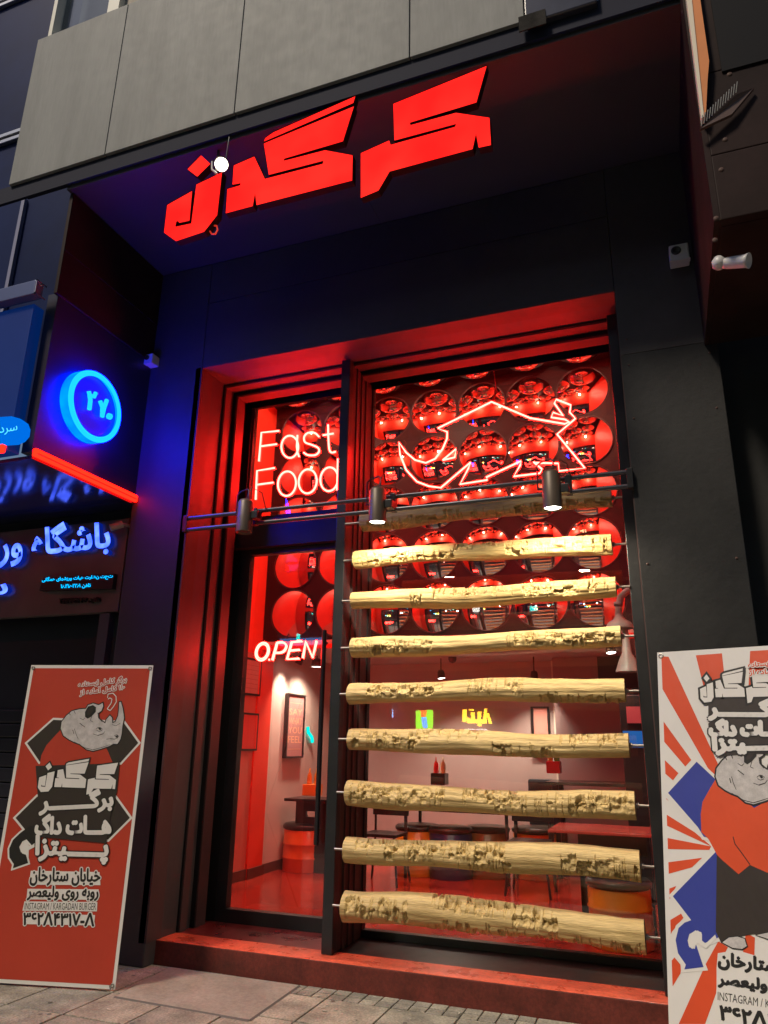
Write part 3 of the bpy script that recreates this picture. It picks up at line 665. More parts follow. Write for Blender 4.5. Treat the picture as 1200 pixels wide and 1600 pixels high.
caddy(866, 1208, 3.6, [(.5, .25, .03), (.1, .4, .05)], 'red sauce caddy with amber and green bottles by the booth', .14, mat('red_box', (.5, .02, .02), .4))
caddy(488, 1243, 3.15, [(.7, .2, .02), (.75, .35, .05)], 'orange sauce caddy on the table by the left wall', .17, mat('orange_box', (.75, .22, .03), .4))
# framed posters
def poster_x(y0, y1, z0, z1, mm, lab, lines=None, th=.05, xw=IX0):
    t = thing('framed_poster', (xw, (y0+y1)/2, z0), lab, 'poster')
    x = xw+.001; f = .02
    m = MB(); m.box((x, y0, z0), (x+th, y0+f, z1)); m.box((x, y1-f, z0), (x+th, y1, z1)); m.box((x, y0+f, z0), (x+th, y1-f, z0+f)); m.box((x, y0+f, z1-f), (x+th, y1-f, z1)); obj('frame', m, SEATB, t)
    m = MB(); m.box((x, y0+f, z0+f), (x+th*.7, y1-f, z1-f)); obj('print', m, mm, t)
    if lines:
        n = len(lines); h = (z1-z0-.1)/n; coral = 'SAY' in lines
        ink = mat('poster_ink_coral' if coral else 'poster_ink_dark', (.85, .42, .25) if coral else (.25, .05, .04), .6)
        for i, tx in enumerate(lines):
            za = z1-.05-h*(i+1)+h*.14; zb = za+h*.72; X = x+th*.7+.001; m = MB()
            if tx == '-': m.poly([(X, y0+.06, za+h*.3), (X, y1-.06, za+h*.3), (X, y1-.06, za+h*.36), (X, y0+.06, za+h*.36)])
            else: put_text(m, tx, bilerp((X, y0+.05, za), (X, y1-.05, za), (X, y1-.05, zb), (X, y0+.05, zb)), .01)
            obj('printed_line' if tx == '-' else 'lettering', m, ink, t)
PR = mat('poster_red', (.62, .05, .035), .4); PP = mat('poster_dusty_rose', (.50, .22, .20), .5)
def yz(px, py, X=IX0+.05): p = onX(px, py, X); return p.y, p.z
a = yz(453, 1083); b = yz(472, 1184); poster_x(a[0]-.02, b[0]+.03, b[1], a[1], PP, 'tall narrow framed poster with the words SAY WHAT YOU FEEL', ['-', 'SAY', 'WHAT', 'YOU', 'FEEL', '-'], xw=IX0)
a = yz(387, 1026); b = yz(410, 1088); poster_x(a[0], b[0], b[1], a[1], PP, 'upper framed menu poster on the red wall by the door', ['-']*6, .02)
a = yz(384, 1113); b = yz(405, 1173); poster_x(a[0], b[0], b[1], a[1], PR, 'lower framed red poster on the wall by the door', None, .02)
o = thing('framed_poster', onY(845, 1140, IYB-.04), 'pink framed picture on the far wall left of the pale trim', 'poster')
a = onY(829, 1104, IYB-.04); b = onY(861, 1182, IYB-.04)
m = MB(); m.box((a.x, IYB-.05, b.z), (a.x+.03, IYB, a.z)); m.box((b.x-.02, IYB-.05, b.z), (b.x, IYB, a.z)); m.box((a.x+.03, IYB-.05, a.z-.02), (b.x-.02, IYB, a.z)); m.box((a.x+.03, IYB-.05, b.z), (b.x-.02, IYB, b.z+.02)); obj('frame', m, SEATB, o)
m = MB(); m.box((a.x+.03, IYB-.03, b.z+.02), (b.x-.02, IYB, a.z-.02)); obj('print', m, mat('print_pink', (.75, .30, .24), .5), o)
a, b = yz(480, 1136, IX0+.02), yz(487, 1160, IX0+.02)
o = thing('teal_squiggle', (IX0, a[0], b[1]), 'small glowing teal squiggle on the wall right of the tall poster', 'neon sign')
m = MB(); m.tube([(IX0+.03, a[0], a[1]), (IX0+.03, a[0]+.015, (a[1]*2+b[1])/3), (IX0+.03, b[0]-.02, (a[1]+2*b[1])/3), (IX0+.03, b[0], b[1])], .02, n=8); obj('tube', m, emis('teal_emission', (0, .8, .62), 1.6), o)  # emissive tube placed for a small teal mark
# dark display opening at the right with a blue screen
a = onY(972, 1098, 2.9)
o = thing('drinks_fridge', (a.x+.3, 2.9, .15), 'dark upright cabinet with a blue lit lower screen by the right wall', 'fridge')
m = MB(); m.bbox((a.x-.03, 2.9, .15), (a.x+.6, 3.4, 1.98), .01); obj('cabinet', m, SEATB, o)
m = MB(); c1 = onY(978, 1104, 2.895); c2 = onY(996, 1130, 2.895); m.box((c1.x, 2.889, c2.z), (c2.x+.05, 2.898, c1.z)); obj('menu_panel', m, mat('dim_red_panel', (.3, .05, .05), .4, emit=(.4, .05, .06), estr=.35), o)
m = MB(); c1 = onY(973, 1142, 2.895); c2 = onY(1000, 1168, 2.895); m.box((c1.x, 2.889, c2.z), (c2.x+.05, 2.898, c1.z)); obj('screen', m, emis('blue_screen', (.02, .12, .4), .9), o)
# grey pipe with flared hood
o = thing('exhaust_pipe', onY(975, 940, .95), 'grey plastic elbow pipe with a flared hood inside the window', 'pipe')
pp = [onY(978, 925, 1.0), onY(970, 932, 1.0), onY(967, 945, 1.0), onY(966, 965, 1.0)]
m = MB(); m.tube([onY(984, 921, 1.0)]+pp, .026, n=14); q = onY(966, 945, 1.0); m.lathe((q.x, q.y, q.z), [(.026, -.01), (.032, -.01), (.032, .02), (.026, .02)], n=16)
q = onY(968, 975, 1.0); m.lathe(q, [(.10, -.035), (.10, -.02), (.085, .01), (.045, .035), (.03, .06), (.024, .08)], n=24); obj('elbow_pipe', m, PVC, o)
q = onY(950, 984, 1.0); m = MB(); m.tube([q, onY(960, 978, 1.0)], .012, n=8); obj('spigot', m, PVC, o)
q = onY(982, 1050, 1.0)
m = MB(); m.lathe(q, [(.09, 0), (.088, .01), (.06, .09), (.035, .14), (.02, .32)], n=24); obj('hood', m, PVC, o)

# interior lamps
def spotlamp(px, py, Y, aim, e, lab, r=.05, sz=95, blend=.8, col=(1, .86, .68)):
    c = onY(px, py, Y); o = thing('ceiling_spot', c, lab, 'lamp', 'ceiling spot lamps inside the shop'); d = Vector(aim).normalized()
    m = MB(); m.lathe(c, [(.001, -.1), (.03, -.1), (r*.8, -.08), (r, 0), (r*.92, .002)], n=20, axis=d); m.cyl(c-d*.06, (c.x-d.x*.06, c.y-d.y*.06, 2.5), .008); obj('lamp_body', m, LAMPB, o)
    m = MB(); m.cyl(c-d*.006, c-d*.003, r*.9, n=20, smooth=False); obj('lens', m, emis('room_lens', (1, .94, .85), 9), o)
    sp = bpy.data.lights.new('lamp_light', 'SPOT'); sp.energy = e; sp.spot_size = R(sz); sp.spot_blend = blend; sp.color = col; sp.shadow_soft_size = .04
    so = bpy.data.objects.new('lamp_light', sp); COL.objects.link(so); so.location = c+d*.01; so.rotation_euler = d.to_track_quat('-Z', 'Y').to_euler()
    so.parent = o; so.matrix_parent_inverse = Matrix.Translation(-c)
spotlamp(690, 1060, 4.0, (.15, -.1, -1), 115, 'lit ceiling spot above the far table', sz=130)
spotlamp(495, 1042, 3.4, (0, 0, -1), 85, 'round white ceiling lamp near the door handle', .075, sz=140)
c = onX(466, 1037, IX0+.22); spotlamp(466, 1037, c.y, (-.5, 0, -1), 45, 'wall washer lamp shining down on the tall poster', .045, sz=80)
p = onY(835, 1060, 4.1); spotlamp(835, 1062, 4.1, (-.05, .3, -1), 70, 'ceiling lamp above the pink framed picture', sz=90)
spotlamp(955, 1020, 2.8, (.1, -.2, -1), 45, 'ceiling lamp above the drinks fridge', sz=130)
c = onY(707, 1037, 3.9); o = thing('dome_camera', c, 'small dark dome camera on the shop ceiling', 'camera'); m = MB(); m.lathe((c.x, c.y, 2.5), [(.05, 0), (.05, -.03), (.035, -.06), (.001, -.075)], n=16); obj('housing', m, SEATB, o)

# ------------------------------------------------------------------ upper storey
UP = thing('upper_storey', (-1.8, -1.25, 5.86), 'grey panel clad storey above the shop with white framed windows', 'building')
GY = -1.25
gx = [-4.72, -3.735, -2.57, -1.225, -.46]; Zb, Zt = 5.852, 7.42
for a, b in zip(gx[:-1], gx[1:]):
    m = MB(); m.bbox((a+.004, GY, Zb), (b-.004, GY+.06, Zt), .004); obj('cladding_panel', m, GREY, UP)
m = MB(); m.box((-4.71, GY+.03, Zb+.01), (-.465, GY+.2, Zt-.01)); obj('panel_backing', m, GROOVE, UP)
# window band above panels
WZ = Zt
m = MB()
for x in (-4.63, -3.98): m.box((x, GY+.02, WZ), (x+(.04 if x < -4 else .12), GY+.16, WZ+2.2))
m.box((-4.62, GY+.04, WZ-.02), (-1.0, GY+.14, WZ+.03)); obj('window_frame', m, WINF, UP)
m = MB(); m.box((-4.58, GY+.10, WZ+.03), (-3.99, GY+.11, WZ+2.2)); obj('window_pane', m, GLASSD, UP)
m = MB(); m.box((-3.86, GY+.08, WZ+.03), (-1.0, GY+.12, WZ+2.2)); obj('window_infill', m, mat('beige_curtain', (.34, .30, .24), .7, var=.3, vscale=3, stretch=(4, 1, .3)), UP)
m = MB(); m.box((-4.62, GY+.3, WZ), (-3.9, GY+.34, WZ+2.2)); m.box((-4.58, GY+.12, WZ+.18), (-3.99, GY+.14, WZ+.2)); obj('curtain', m, mat('grey_curtain', (.16, .17, .17), .8, var=.6, vscale=3, stretch=(2, 1, 1)), UP)
# dark glossy box and louvres right of the panels
BXO = thing('wall_unit', (-.3, GY, 5.9), 'dark glossy cabinet beside the grey panels with a mottled patch', 'cabinet')
m = MB(); m.bbox((-.455, GY-.02, 5.80), (-.02, GY+.2, 6.9), .01); obj('cabinet', m, mat('blue_black_gloss', (.035, .035, .05), .15, var=.5, vscale=2), BXO)
m = MB(); a = onY(811, 47, GY-.024); b = onY(853, 28, GY-.024); m.box((a.x, GY-.03, a.z-.02), (b.x, GY-.021, b.z+.07)); obj('patch', m, mat('mottled_patch', (.03, .027, .025), .8, spec=.1, var=.7, vscale=9, fine=.5), BXO)  # thin raised patch with a mottled dark tone
LV = thing('metal_louvre', (.1, GY, 6.0), 'bright metal louvre slats above the right of the soffit', 'louvre')
for k in range(3):
    m = MB(); z = 5.93+k*.11; m.bbox((-.01, GY-.01, z), (.40, GY+.03, z+.035), .003); obj('slat', m, TRIM, LV)
m = MB(); m.box((-.01, GY+.04, 5.86), (.42, GY+.2, 7.0)); obj('backing', m, NAVY, LV)
# navy cladding building to the left, above the neighbour
NV = thing('navy_glass_building', (-6.5, -.9, 4.8), 'dark navy glass facade left of the grey panels with paired metal trims', 'building')
m = MB(); m.box((-12, -.60, 4.0), (-4.15, -.3, 14)); obj('glass_wall', m, NAVY, NV)
for (x0, y0), (x1, y1) in (((0, 217), (43, 200)), ((0, 226), (41, 210)), ((0, 11), (30, -2)), ((0, 3), (10, -2))):
    a = onY(x0, y0, -.62); b = onY(x1, y1, -.62); m = MB(); z = (a.z+b.z)/2
    m.bbox((-12, -.64, z-.02), (b.x+.4, -.601, z+.02), .003); obj('trim_rail', m, TRIM, NV)
a = onY(39, 312, -.62); b = onY(17, 438, -.62)
m = MB(); m.bbox((a.x-.02, -.64, 3.5), (a.x+.02, -.601, a.z), .003); obj('mullion', m, mat('violet_grey_trim', (.22, .22, .34), .4), NV)

# ------------------------------------------------------------------ left neighbour
SX = -4.1
LB = thing('neighbour_shopfront', (-6, 0, 0), 'darkened neighbouring gym front with a projecting blue sign box', 'building')
m = MB(); m.bbox((SX-.02, -1.16, 4.74), (SX+.012, .0, 5.66), .004); obj('side_panel', m, BRWN, LB)
m = MB(); m.bbox((SX-.02, -1.15, 5.13), (SX+.018, .0, 5.136), .001); obj('panel_seam', m, BRWN, LB)
m = MB(); m.box((SX-.10, -1.13, 3.45), (SX-.002, .1, 4.76)); obj('side_wall', m, mat('navy_black_panel', (.02, .016, .03), .35, var=.2), LB)
m = MB(); m.bbox((-9, -1.24, 3.43), (SX-.105, -1.14, 4.62), .006); obj('sign_box_face', m, mat('blue_film_face', (.006, .012, .06), .5, spec=.15, var=.5, vscale=1.2, emit=(.0, .012, .085), estr=1), LB)
m = MB(); m.bbox((-9, -1.30, 4.66), (SX-.06, -1.22, 4.78), .006); obj('sign_box_rail', m, mat('blue_grey_rail', (.10, .12, .24), .35, metal=.3), LB)
m = MB(); x = SX-.055; m.box((x, -1.30, 4.66), (x+.008, -1.292, 4.78)); m.box((x, -1.30, 4.77), (x+.008, -1.20, 4.78)); m.box((x, -1.30, 4.66), (x+.008, -1.20, 4.67)); obj('rail_end_cap', m, TRIM, LB)
m = MB(); m.box((-9, -1.12, 3.40), (SX-.002, .25, 3.425)); obj('glossy_soffit', m, mat('mirror_soffit', (.02, .02, .05), .12, spec=1., rvar=.04), LB)
FYN = .0
m = MB(); m.bbox((-9, FYN+.05, 2.50), (-4.18, FYN+.12, 3.30), .006); obj('fascia', m, mat('mauve_grey_fascia', (.13, .095, .10), .45, var=.2), LB)
m = MB(); m.box((-9, FYN+.125, 3.3), (-4.1, FYN+.2, 3.42)); m.box((-9, .3, 0), (-4.1, .4, 3.42)); obj('dark_wall', m, mat('neighbour_black', (.012, .012, .02), .4, var=.3), LB)
m = MB(); m.box((-4.36, .05, 1.9), (-4.26, .12, 2.49)); m.box((-4.6, .12, 1.85), (-4.2, .2, 1.93)); m.box((-4.6, .12, 1.68), (-4.2, .2, 1.76)); m.box((-4.75, .12, .0), (-4.68, .2, 1.93)); obj('shutter_rail', m, mat('shutter_grey', (.07, .07, .10), .4), LB)
for k in range(14):
    m = MB(); m.bbox((-8, .26, .06+k*.12), (-4.76, .29, .06+k*.12+.11), .01); obj('shutter_slat', m, MATS['neighbour_black'], LB)
# round house number lamp
t = thing('round_number_sign', (SX, -.60, 4.03), 'round blue neon sign with the number 270 on the side wall', 'sign')
c0 = onX(151, 635, SX+.10)
rad = .285
m = MB(); m.lathe((SX, c0.y, c0.z), [(rad-.02, .0), (rad, .005), (rad, .085)], n=48, axis=(1, 0, 0)); obj('drum_side', m, BLUES, t)
m = MB(); m.lathe((SX, c0.y, c0.z), [(rad, .085), (rad-.004, .10), (rad-.012, .106), (rad-.035, .106), (rad-.045, .095)], n=48, axis=(1, 0, 0)); obj('ring', m, BLUEE, t)
m = MB(); m.cyl((SX+.06, c0.y, c0.z), (SX+.065, c0.y, c0.z), rad-.03, n=40, smooth=False); obj('disc_face', m, BLUED, t)
m = MB(); X = SX+.095
dg = [[(137, 614), (139, 622), (147, 618), (148, 614)], ]
zz = crop(0, 400, 4)
for s in ([(555, 845), (560, 870), (590, 878), (598, 855)], [(560, 870), (565, 900), (558, 960)], [(625, 905), (640, 945), (638, 1005)], [(668, 900), (650, 950), (638, 1005)], [(678, 1000), (690, 1005)]):
    m.tube([onX(*zz(x, y), X) for x, y in s], .017 if len(s) != 2 or s[0][0] != 678 else .026, n=8)
obj('numeral', m, BLUEE, t)
# LED strips
for nme, P, lab in (('led_strip', [(SX+.015, -1.13, 3.445), (SX+.015, -.01, 3.445)], 'red LED tube along the side of the sign box'), ('led_strip', [(-8, -1.255, 3.44), (-4.22, -1.255, 3.44)], 'red LED tube along the front of the sign box')):
    t = thing(nme, P[0], lab, 'light strip', 'red LED tubes under the sign box')
    a, b = P; m = MB()
    if a[0] == b[0]: m.bbox((a[0]-.01, a[1], a[2]-.03), (a[0]+.022, b[1], a[2]+.028), .008)
    else: m.bbox((a[0], a[1]-.02, a[2]-.03), (b[0], a[1]+.012, a[2]+.028), .008)
    obj('tube', m, REDLED, t)
    m = MB()
    if a[0] == b[0]: m.box((a[0]+.022, a[1]+.02, a[2]-.012), (a[0]+.024, b[1]-.02, a[2]-.006))
    obj('diffuser_seam', m, mat('seam_red', (.3, .0, .0), .4), t) if m.v else None
# oval sign, letters of the gym
t = thing('oval_sign', (-4.3, -1.25, 3.6), 'bright blue oval sign with small Persian text on the box face', 'sign')
P = []; zq = crop(0, 600, 5)
e = [(-200, 270), (0, 258), (90, 252), (150, 268), (195, 300), (212, 345), (205, 400), (170, 440), (120, 463), (50, 468), (-200, 480)]
m = MB(); m.prism([onY(*zq(x, y), -1.275) for x, y in e], (0, .03, 0)); obj('oval_panel', m, emis('oval_blue', (.0, .16, .8), 1.0), t)
m = MB(); put_text(m, 'سردر', bilerp(*[onY(*zq(x, y), -1.279) for x, y in ((-40, 410), (135, 380), (135, 320), (-40, 345))]), .0); obj('lettering', m, emis('oval_text', (.1, .75, 1), 1.4), t)
t = thing('gym_sign_letters', (-4.9, .0, 2.9), 'blue lit Persian letters on the mauve fascia of the neighbour', 'sign')
zn = crop(0, 750, 4)
m = MB(); f = bilerp(*[onY(*zn(x, y), -.02) for x, y in ((-330, 590), (690, 470), (690, 235), (-330, 320))]); solid_text(m, 'باشگاه ورزشی', f, (0, 1, 0), .05, .028); obj('letters', m, [BLUEL, mat('letter_side', (.02, .02, .05), .4, emit=(0, .01, .2), estr=1)], t)
m = MB(); f = bilerp(*[onY(*zn(x, y), -.02) for x, y in ((-420, 790), (48, 745), (48, 635), (-420, 680))]); solid_text(m, 'سردر', f, (0, 1, 0), .05, .028); obj('letters', m, [BLUEL, MATS['letter_side']], t)
t = thing('led_text_board', (-4.5, .02, 2.7), 'small black board with two lines of cyan lit text under the gym letters', 'sign')
m = MB(); m.prism([onY(*zn(x, y), .0) for x, y in ((245, 690), (700, 680), (712, 585), (270, 610))], (0, .045, 0)); obj('board', m, MATS['neighbour_black'], t)
m = MB()
put_text(m, 'تحت نظارت هیات ورزشهای همگانی', bilerp(*[onY(*zn(x, y), -.003) for x, y in ((262, 645), (705, 620), (705, 585), (262, 608))]), .03)
put_text(m, 'تلفن ۱۶.۲۱۶۰۲۲۶۱', bilerp(*[onY(*zn(x, y), -.003) for x, y in ((380, 685), (568, 675), (568, 645), (380, 650))]), .03); obj('lettering', m, CYANL, t)
t = thing('gym_phone_letters', (-4.6, .03, 2.55), 'black unlit lettering with a phone number low on the neighbour fascia', 'sign')
m = MB(); solid_text(m, 'تلفن ۲Λ۲Λ۲۷۷۷', bilerp(*[onY(*zn(x, y), .02) for x, y in ((370, 782), (620, 765), (620, 728), (370, 738))]), (0, 1, 0), .028, .03, 0, 0); obj('letters', m, SEATB, t)
t = thing('bullet_spot', onY(190, 818, .0), 'small pinkish spotlight at the right end of the neighbour fascia', 'lamp')
a = onY(172, 825, -.08); b = onY(192, 819, -.02); m = MB(); m.cyl(a, b, .03, n=16); m.cyl(b, (b.x+.02, .06, b.z), .012); obj('lamp_body', m, PVC, t)

# ------------------------------------------------------------------ right neighbour (brown riveted panels)
RB = thing('brown_panel_building', (1.5, -1.3, 4), 'brown riveted metal box of the building on the right', 'building')
RX = .437; RY = -1.3; RZ = 4.06
segs = [(RZ, 4.46), (4.464, 5.0), (5.004, 5.9), (5.904, 7.5)]
for a, b in segs:
    m = MB(); m.bbox((RX+.03, RY, a), (2.2, RY+.06, b), .005); obj('front_panel', m, BRWN, RB)
m = MB(); m.box((RX, RY+.0, RZ), (RX+.029, 0, 7.5)); obj('side_panel', m, BRWN, RB)
m = MB(); m.box((RX+.03, RY+.061, RZ), (2.2, .0, RZ+.03)); obj('underside', m, BRWN, RB)
for px, py in ((1133, 218), (1127, 265), (1119, 341), (1117, 375), (1140, 62), (1140, 116)):
    p = onY(px, py, RY); m = MB(); m.lathe((p.x, RY, p.z), [(.014, 0), (.012, .003), (.005, .005), (.001, .005)], n=12, axis=(0, -1, 0)); obj('rivet_head', m, mat('rivet', (.10, .06, .05), .6, spec=.2), RB)
for py in (20, 120, 320): p = onX(1066, py, RX); m = MB(); m.lathe((RX, p.y, p.z), [(.012, 0), (.01, .003), (.001, .005)], n=12, axis=(-1, 0, 0)); obj('rivet_head', m, MATS['rivet'], RB)
m = MB(); m.box((.52, .25, 0), (2.4, .35, 6.0)); m.box((.9, .2, 0), (.96, .25, 4.0)); obj('recessed_wall', m, BLK, RB)
m = MB(); m.box((RX+.14, RY-.012, 4.98), (2.2, RY-.002, 7.4)); obj('dark_glass', m, mat('smoked_panel', (.014, .014, .016), .6, spec=.08), RB)
o = thing('orange_fin', onY(1092, 60, RY-.05), 'tapering orange and cream metal fin on the brown panels', 'panel')
m = MB(); m.prism([onY(x, y, RY-.05) for x, y in ((1072, -30), (1090, -30), (1108, 95), (1106, 118), (1103, 178), (1097, 184))], (0, .045, 0)); obj('orange_face', m, mat('orange_enamel', (.75, .26, .07), .4, var=.15), o)
m = MB(); m.prism([onY(x, y, RY-.056) for x, y in ((1069, -30), (1078, -30), (1100, 182), (1096, 184))], (0, .05, 0)); obj('cream_edge', m, mat('cream_enamel', (.80, .70, .55), .4), o)
o = thing('bird_spikes', onY(1120, 170, RY-.06), 'row of grey bird spikes on a slanting brown flap', 'spikes')
a = Vector(onY(1096, 197, RY-.06)); b = Vector(onY(1150, 145, RY-.06))
for k in range(14):
    q = a.lerp(b, k/13); m = MB(); m.cyl(q, q+Vector((.012, -.015, .055)), .0028, n=6); obj('spike', m, mat('grey_spike', (.3, .3, .3), .4), o)
m = MB(); c = Vector(onY(1178, 137, RY-.03)); m.prism([a+Vector((-.01, 0, -.015)), b+Vector((0, 0, -.01)), c, a.lerp(c, .55)+Vector((0, 0, -.06))], (0, .02, 0)); obj('flap', m, mat('flap_brown', (.10, .06, .05), .5), o)

# ------------------------------------------------------------------ security cameras
def seccam(px, py, Y, lab, w=.085):
    c = onY(px, py, Y-.05); o = thing('security_camera', c, lab, 'camera', 'security cameras on the front')
    m = MB(); m.bbox((c.x-w/2, Y-.10, c.z-w/2), (c.x+w/2, Y-.001, c.z+w/2), .008); obj('housing', m, CAMW, o)
    m = MB(); m.lathe((c.x-w*.15, Y-.10, c.z+w*.1), [(w*.26, 0), (w*.26, .006), (w*.18, .008), (w*.12, .002), (.001, .002)], n=16, axis=(0, -1, 0)); obj('lens', m, SEATB, o)
    m = MB(); m.box((c.x-w/2-.003, Y-.102, c.z-w/2-.004), (c.x+w/2+.003, Y-.06, c.z-w/2)); obj('hood', m, CAMW, o)
seccam(237, 564, 0, 'small white cube camera on the left pillar', .09)
seccam(1061, 400, 0, 'white square camera with a notched side on the right pillar', .125)
c = onY(1130, 412, -1.12); o = thing('security_camera', c, 'white bullet camera pointing right under the brown box', 'camera', 'security cameras on the front')
m = MB(); m.lathe(c+Vector((-.02, 0, .012)), [(.001, .035), (.02, .03), (.034, .01), (.034, -.02), (.02, -.035), (.001, -.036)], n=18, axis=(0, 0, 1)); obj('mount', m, CAMW, o)
m = MB(); d = Vector((.8, -.35, -.3)).normalized(); m.lathe(c+Vector((.0, 0, 0)), [(.001, 0), (.026, .002), (.03, .02), (.034, .11), (.04, .13), (.037, .131), (.026, .115), (.001, .115)], n=18, axis=d); obj('housing', m, CAMW, o)

# ------------------------------------------------------------------ printed banners
class Banner:
    def __init__(s, B, e, tilt, W, H, label):
        s.e = Vector(e).normalized(); perp = Vector((-s.e.y, s.e.x, 0))
        if perp.y < 0: perp = -perp
        s.v = perp*math.sin(tilt)+Vector((0, 0, math.cos(tilt))); s.B = Vector(B); s.n = s.e.cross(s.v)
        if s.n.y > 0: s.n = -s.n
        s.W, s.H = W, H; s.t = thing('x_banner', s.B+s.e*(W/2), label, 'banner')
    def hit(s, x, y):
        d = ray(x, y); t = (s.B-CAM).dot(s.n)/d.dot(s.n); P = CAM+d*t-s.B; return (P.dot(s.e), P.dot(s.v))
    def P(s, u, v, k): return s.B+s.e*u+s.v*v+s.n*(.0006*k+.001)
    def px(s, pts): return [s.hit(x, y) for x, y in pts]
    def clip(s, pts):
        for ax, lim, sg in ((0, .022, 1), (0, s.W-.022, -1), (1, .022, 1), (1, s.H-.022, -1)):
            out = []
            for i in range(len(pts)):
                a, b = pts[i-1], pts[i]; da = (a[ax]-lim)*sg; db = (b[ax]-lim)*sg
                if (da >= 0) != (db >= 0):
                    t = da/(da-db); out.append((a[0]+(b[0]-a[0])*t, a[1]+(b[1]-a[1])*t))
                if db >= 0: out.append(b)
            pts = out
            if len(pts) < 3: return []
        return pts
    def fill(s, mb, uv, k, mi=0):
        uv = s.clip(uv)
        if len(uv) > 2: mb.add([s.P(u, v, k) for u, v in uv], [list(range(len(uv)))], mi)
    def outline(s, uv, w):
        """miter-limited outward offset"""
        n = len(uv); A = sum(uv[i-1][0]*uv[i][1]-uv[i][0]*uv[i-1][1] for i in range(n)); sg = 1 if A > 0 else -1; out = []
        for i in range(n):
            a = Vector(uv[i-1]); b = Vector(uv[i]); c = Vector(uv[(i+1) % n]); d1 = (b-a); d2 = (c-b)
            if d1.length < 1e-6 or d2.length < 1e-6: out.append(tuple(b)); continue
            d1.normalize(); d2.normalize(); n1 = Vector((d1.y, -d1.x))*sg; n2 = Vector((d2.y, -d2.x))*sg; m = n1+n2
            if m.length < .3: m = n1
            else: m.normalize(); m = m/max(m.dot(n1), .6)
            out.append(tuple(b+m*w))
        return out
    def text(s, mb, t, quad, k, mi, bold):
        """quad: bl, br, tr, tl in uv; bold = stroke growth in metres, made of shifted copies"""
        (a, b), (c, d), (e, f), (g, h) = quad; n = 1 if bold <= 0 else 10 if bold > .004 else 6
        for q in range(n):
            ox, oy = (0, 0) if q == 0 else (bold*math.cos(2*math.pi*q/(n-1)), bold*math.sin(2*math.pi*q/(n-1)))
            def fn(u, v):
                x = (a*(1-u)+c*u)*(1-v)+(g*(1-u)+e*u)*v; y = (b*(1-u)+d*u)*(1-v)+(h*(1-u)+f*u)*v; return s.P(x+ox, y+oy, k+.045*q)
            put_text(mb, t, fn, .0, mi, ref=.0)
VR = mat('vinyl_red', (.46, .042, .02), .45, var=.12, vscale=1.5, bump=1.1, bscale=1.1, bstretch=(2.2, 2.2, .8), rvar=.08)
VW = mat('vinyl_white', (.72, .70, .66), .45, var=.05, bump=1.1, bscale=1.1, bstretch=(2.2, 2.2, .8))
VK = mat('vinyl_black', (.018, .016, .016), .4, bump=1.1, bscale=1.1, bstretch=(2.2, 2.2, .8)); VD = mat('vinyl_dark_brown', (.035, .025, .022), .42, bump=1.1, bscale=1.1, bstretch=(2.2, 2.2, .8))
VB = mat('vinyl_blue', (.035, .05, .30), .42, bump=1.1, bscale=1.1, bstretch=(2.2, 2.2, .8)); VG = mat('vinyl_rhino_grey', (.58, .55, .53), .5, var=.22, vscale=26, fine=.25); VO = mat('vinyl_orange_red', (.68, .075, .02), .42, var=.1, bump=1.1, bscale=1.1, bstretch=(2.2, 2.2, .8))
INK = [VR, VW, VK, VD, VB, VG, VO]   # 0..6
def logo(bn, mb, box, kout, kin, grow=.02):
    """the angular shop name, mapped from the main sign into a uv box on the banner"""
    xs = [p[0] for q in LETXZ.values() for p in q]; zs = [p[1] for q in LETXZ.values() for p in q]
    x0, x1, z0, z1 = min(xs), max(xs), min(zs), max(zs); (u0, v0, u1, v1) = box
    for key, pts in LETXZ.items():
        uv = [(u0+(x-x0)/(x1-x0)*(u1-u0), v0+(z-z0)/(z1-z0)*(v1-v0)) for x, z in pts]
        if key == 'stroke': uv = [(u, v) for u, v in uv]
        bn.fill(mb, bn.outline(uv, grow), kout+(.2 if key in ('stroke', 'dot') else 0), 2); bn.fill(mb, uv, kin+(.2 if key in ('stroke', 'dot') else 0), 1)
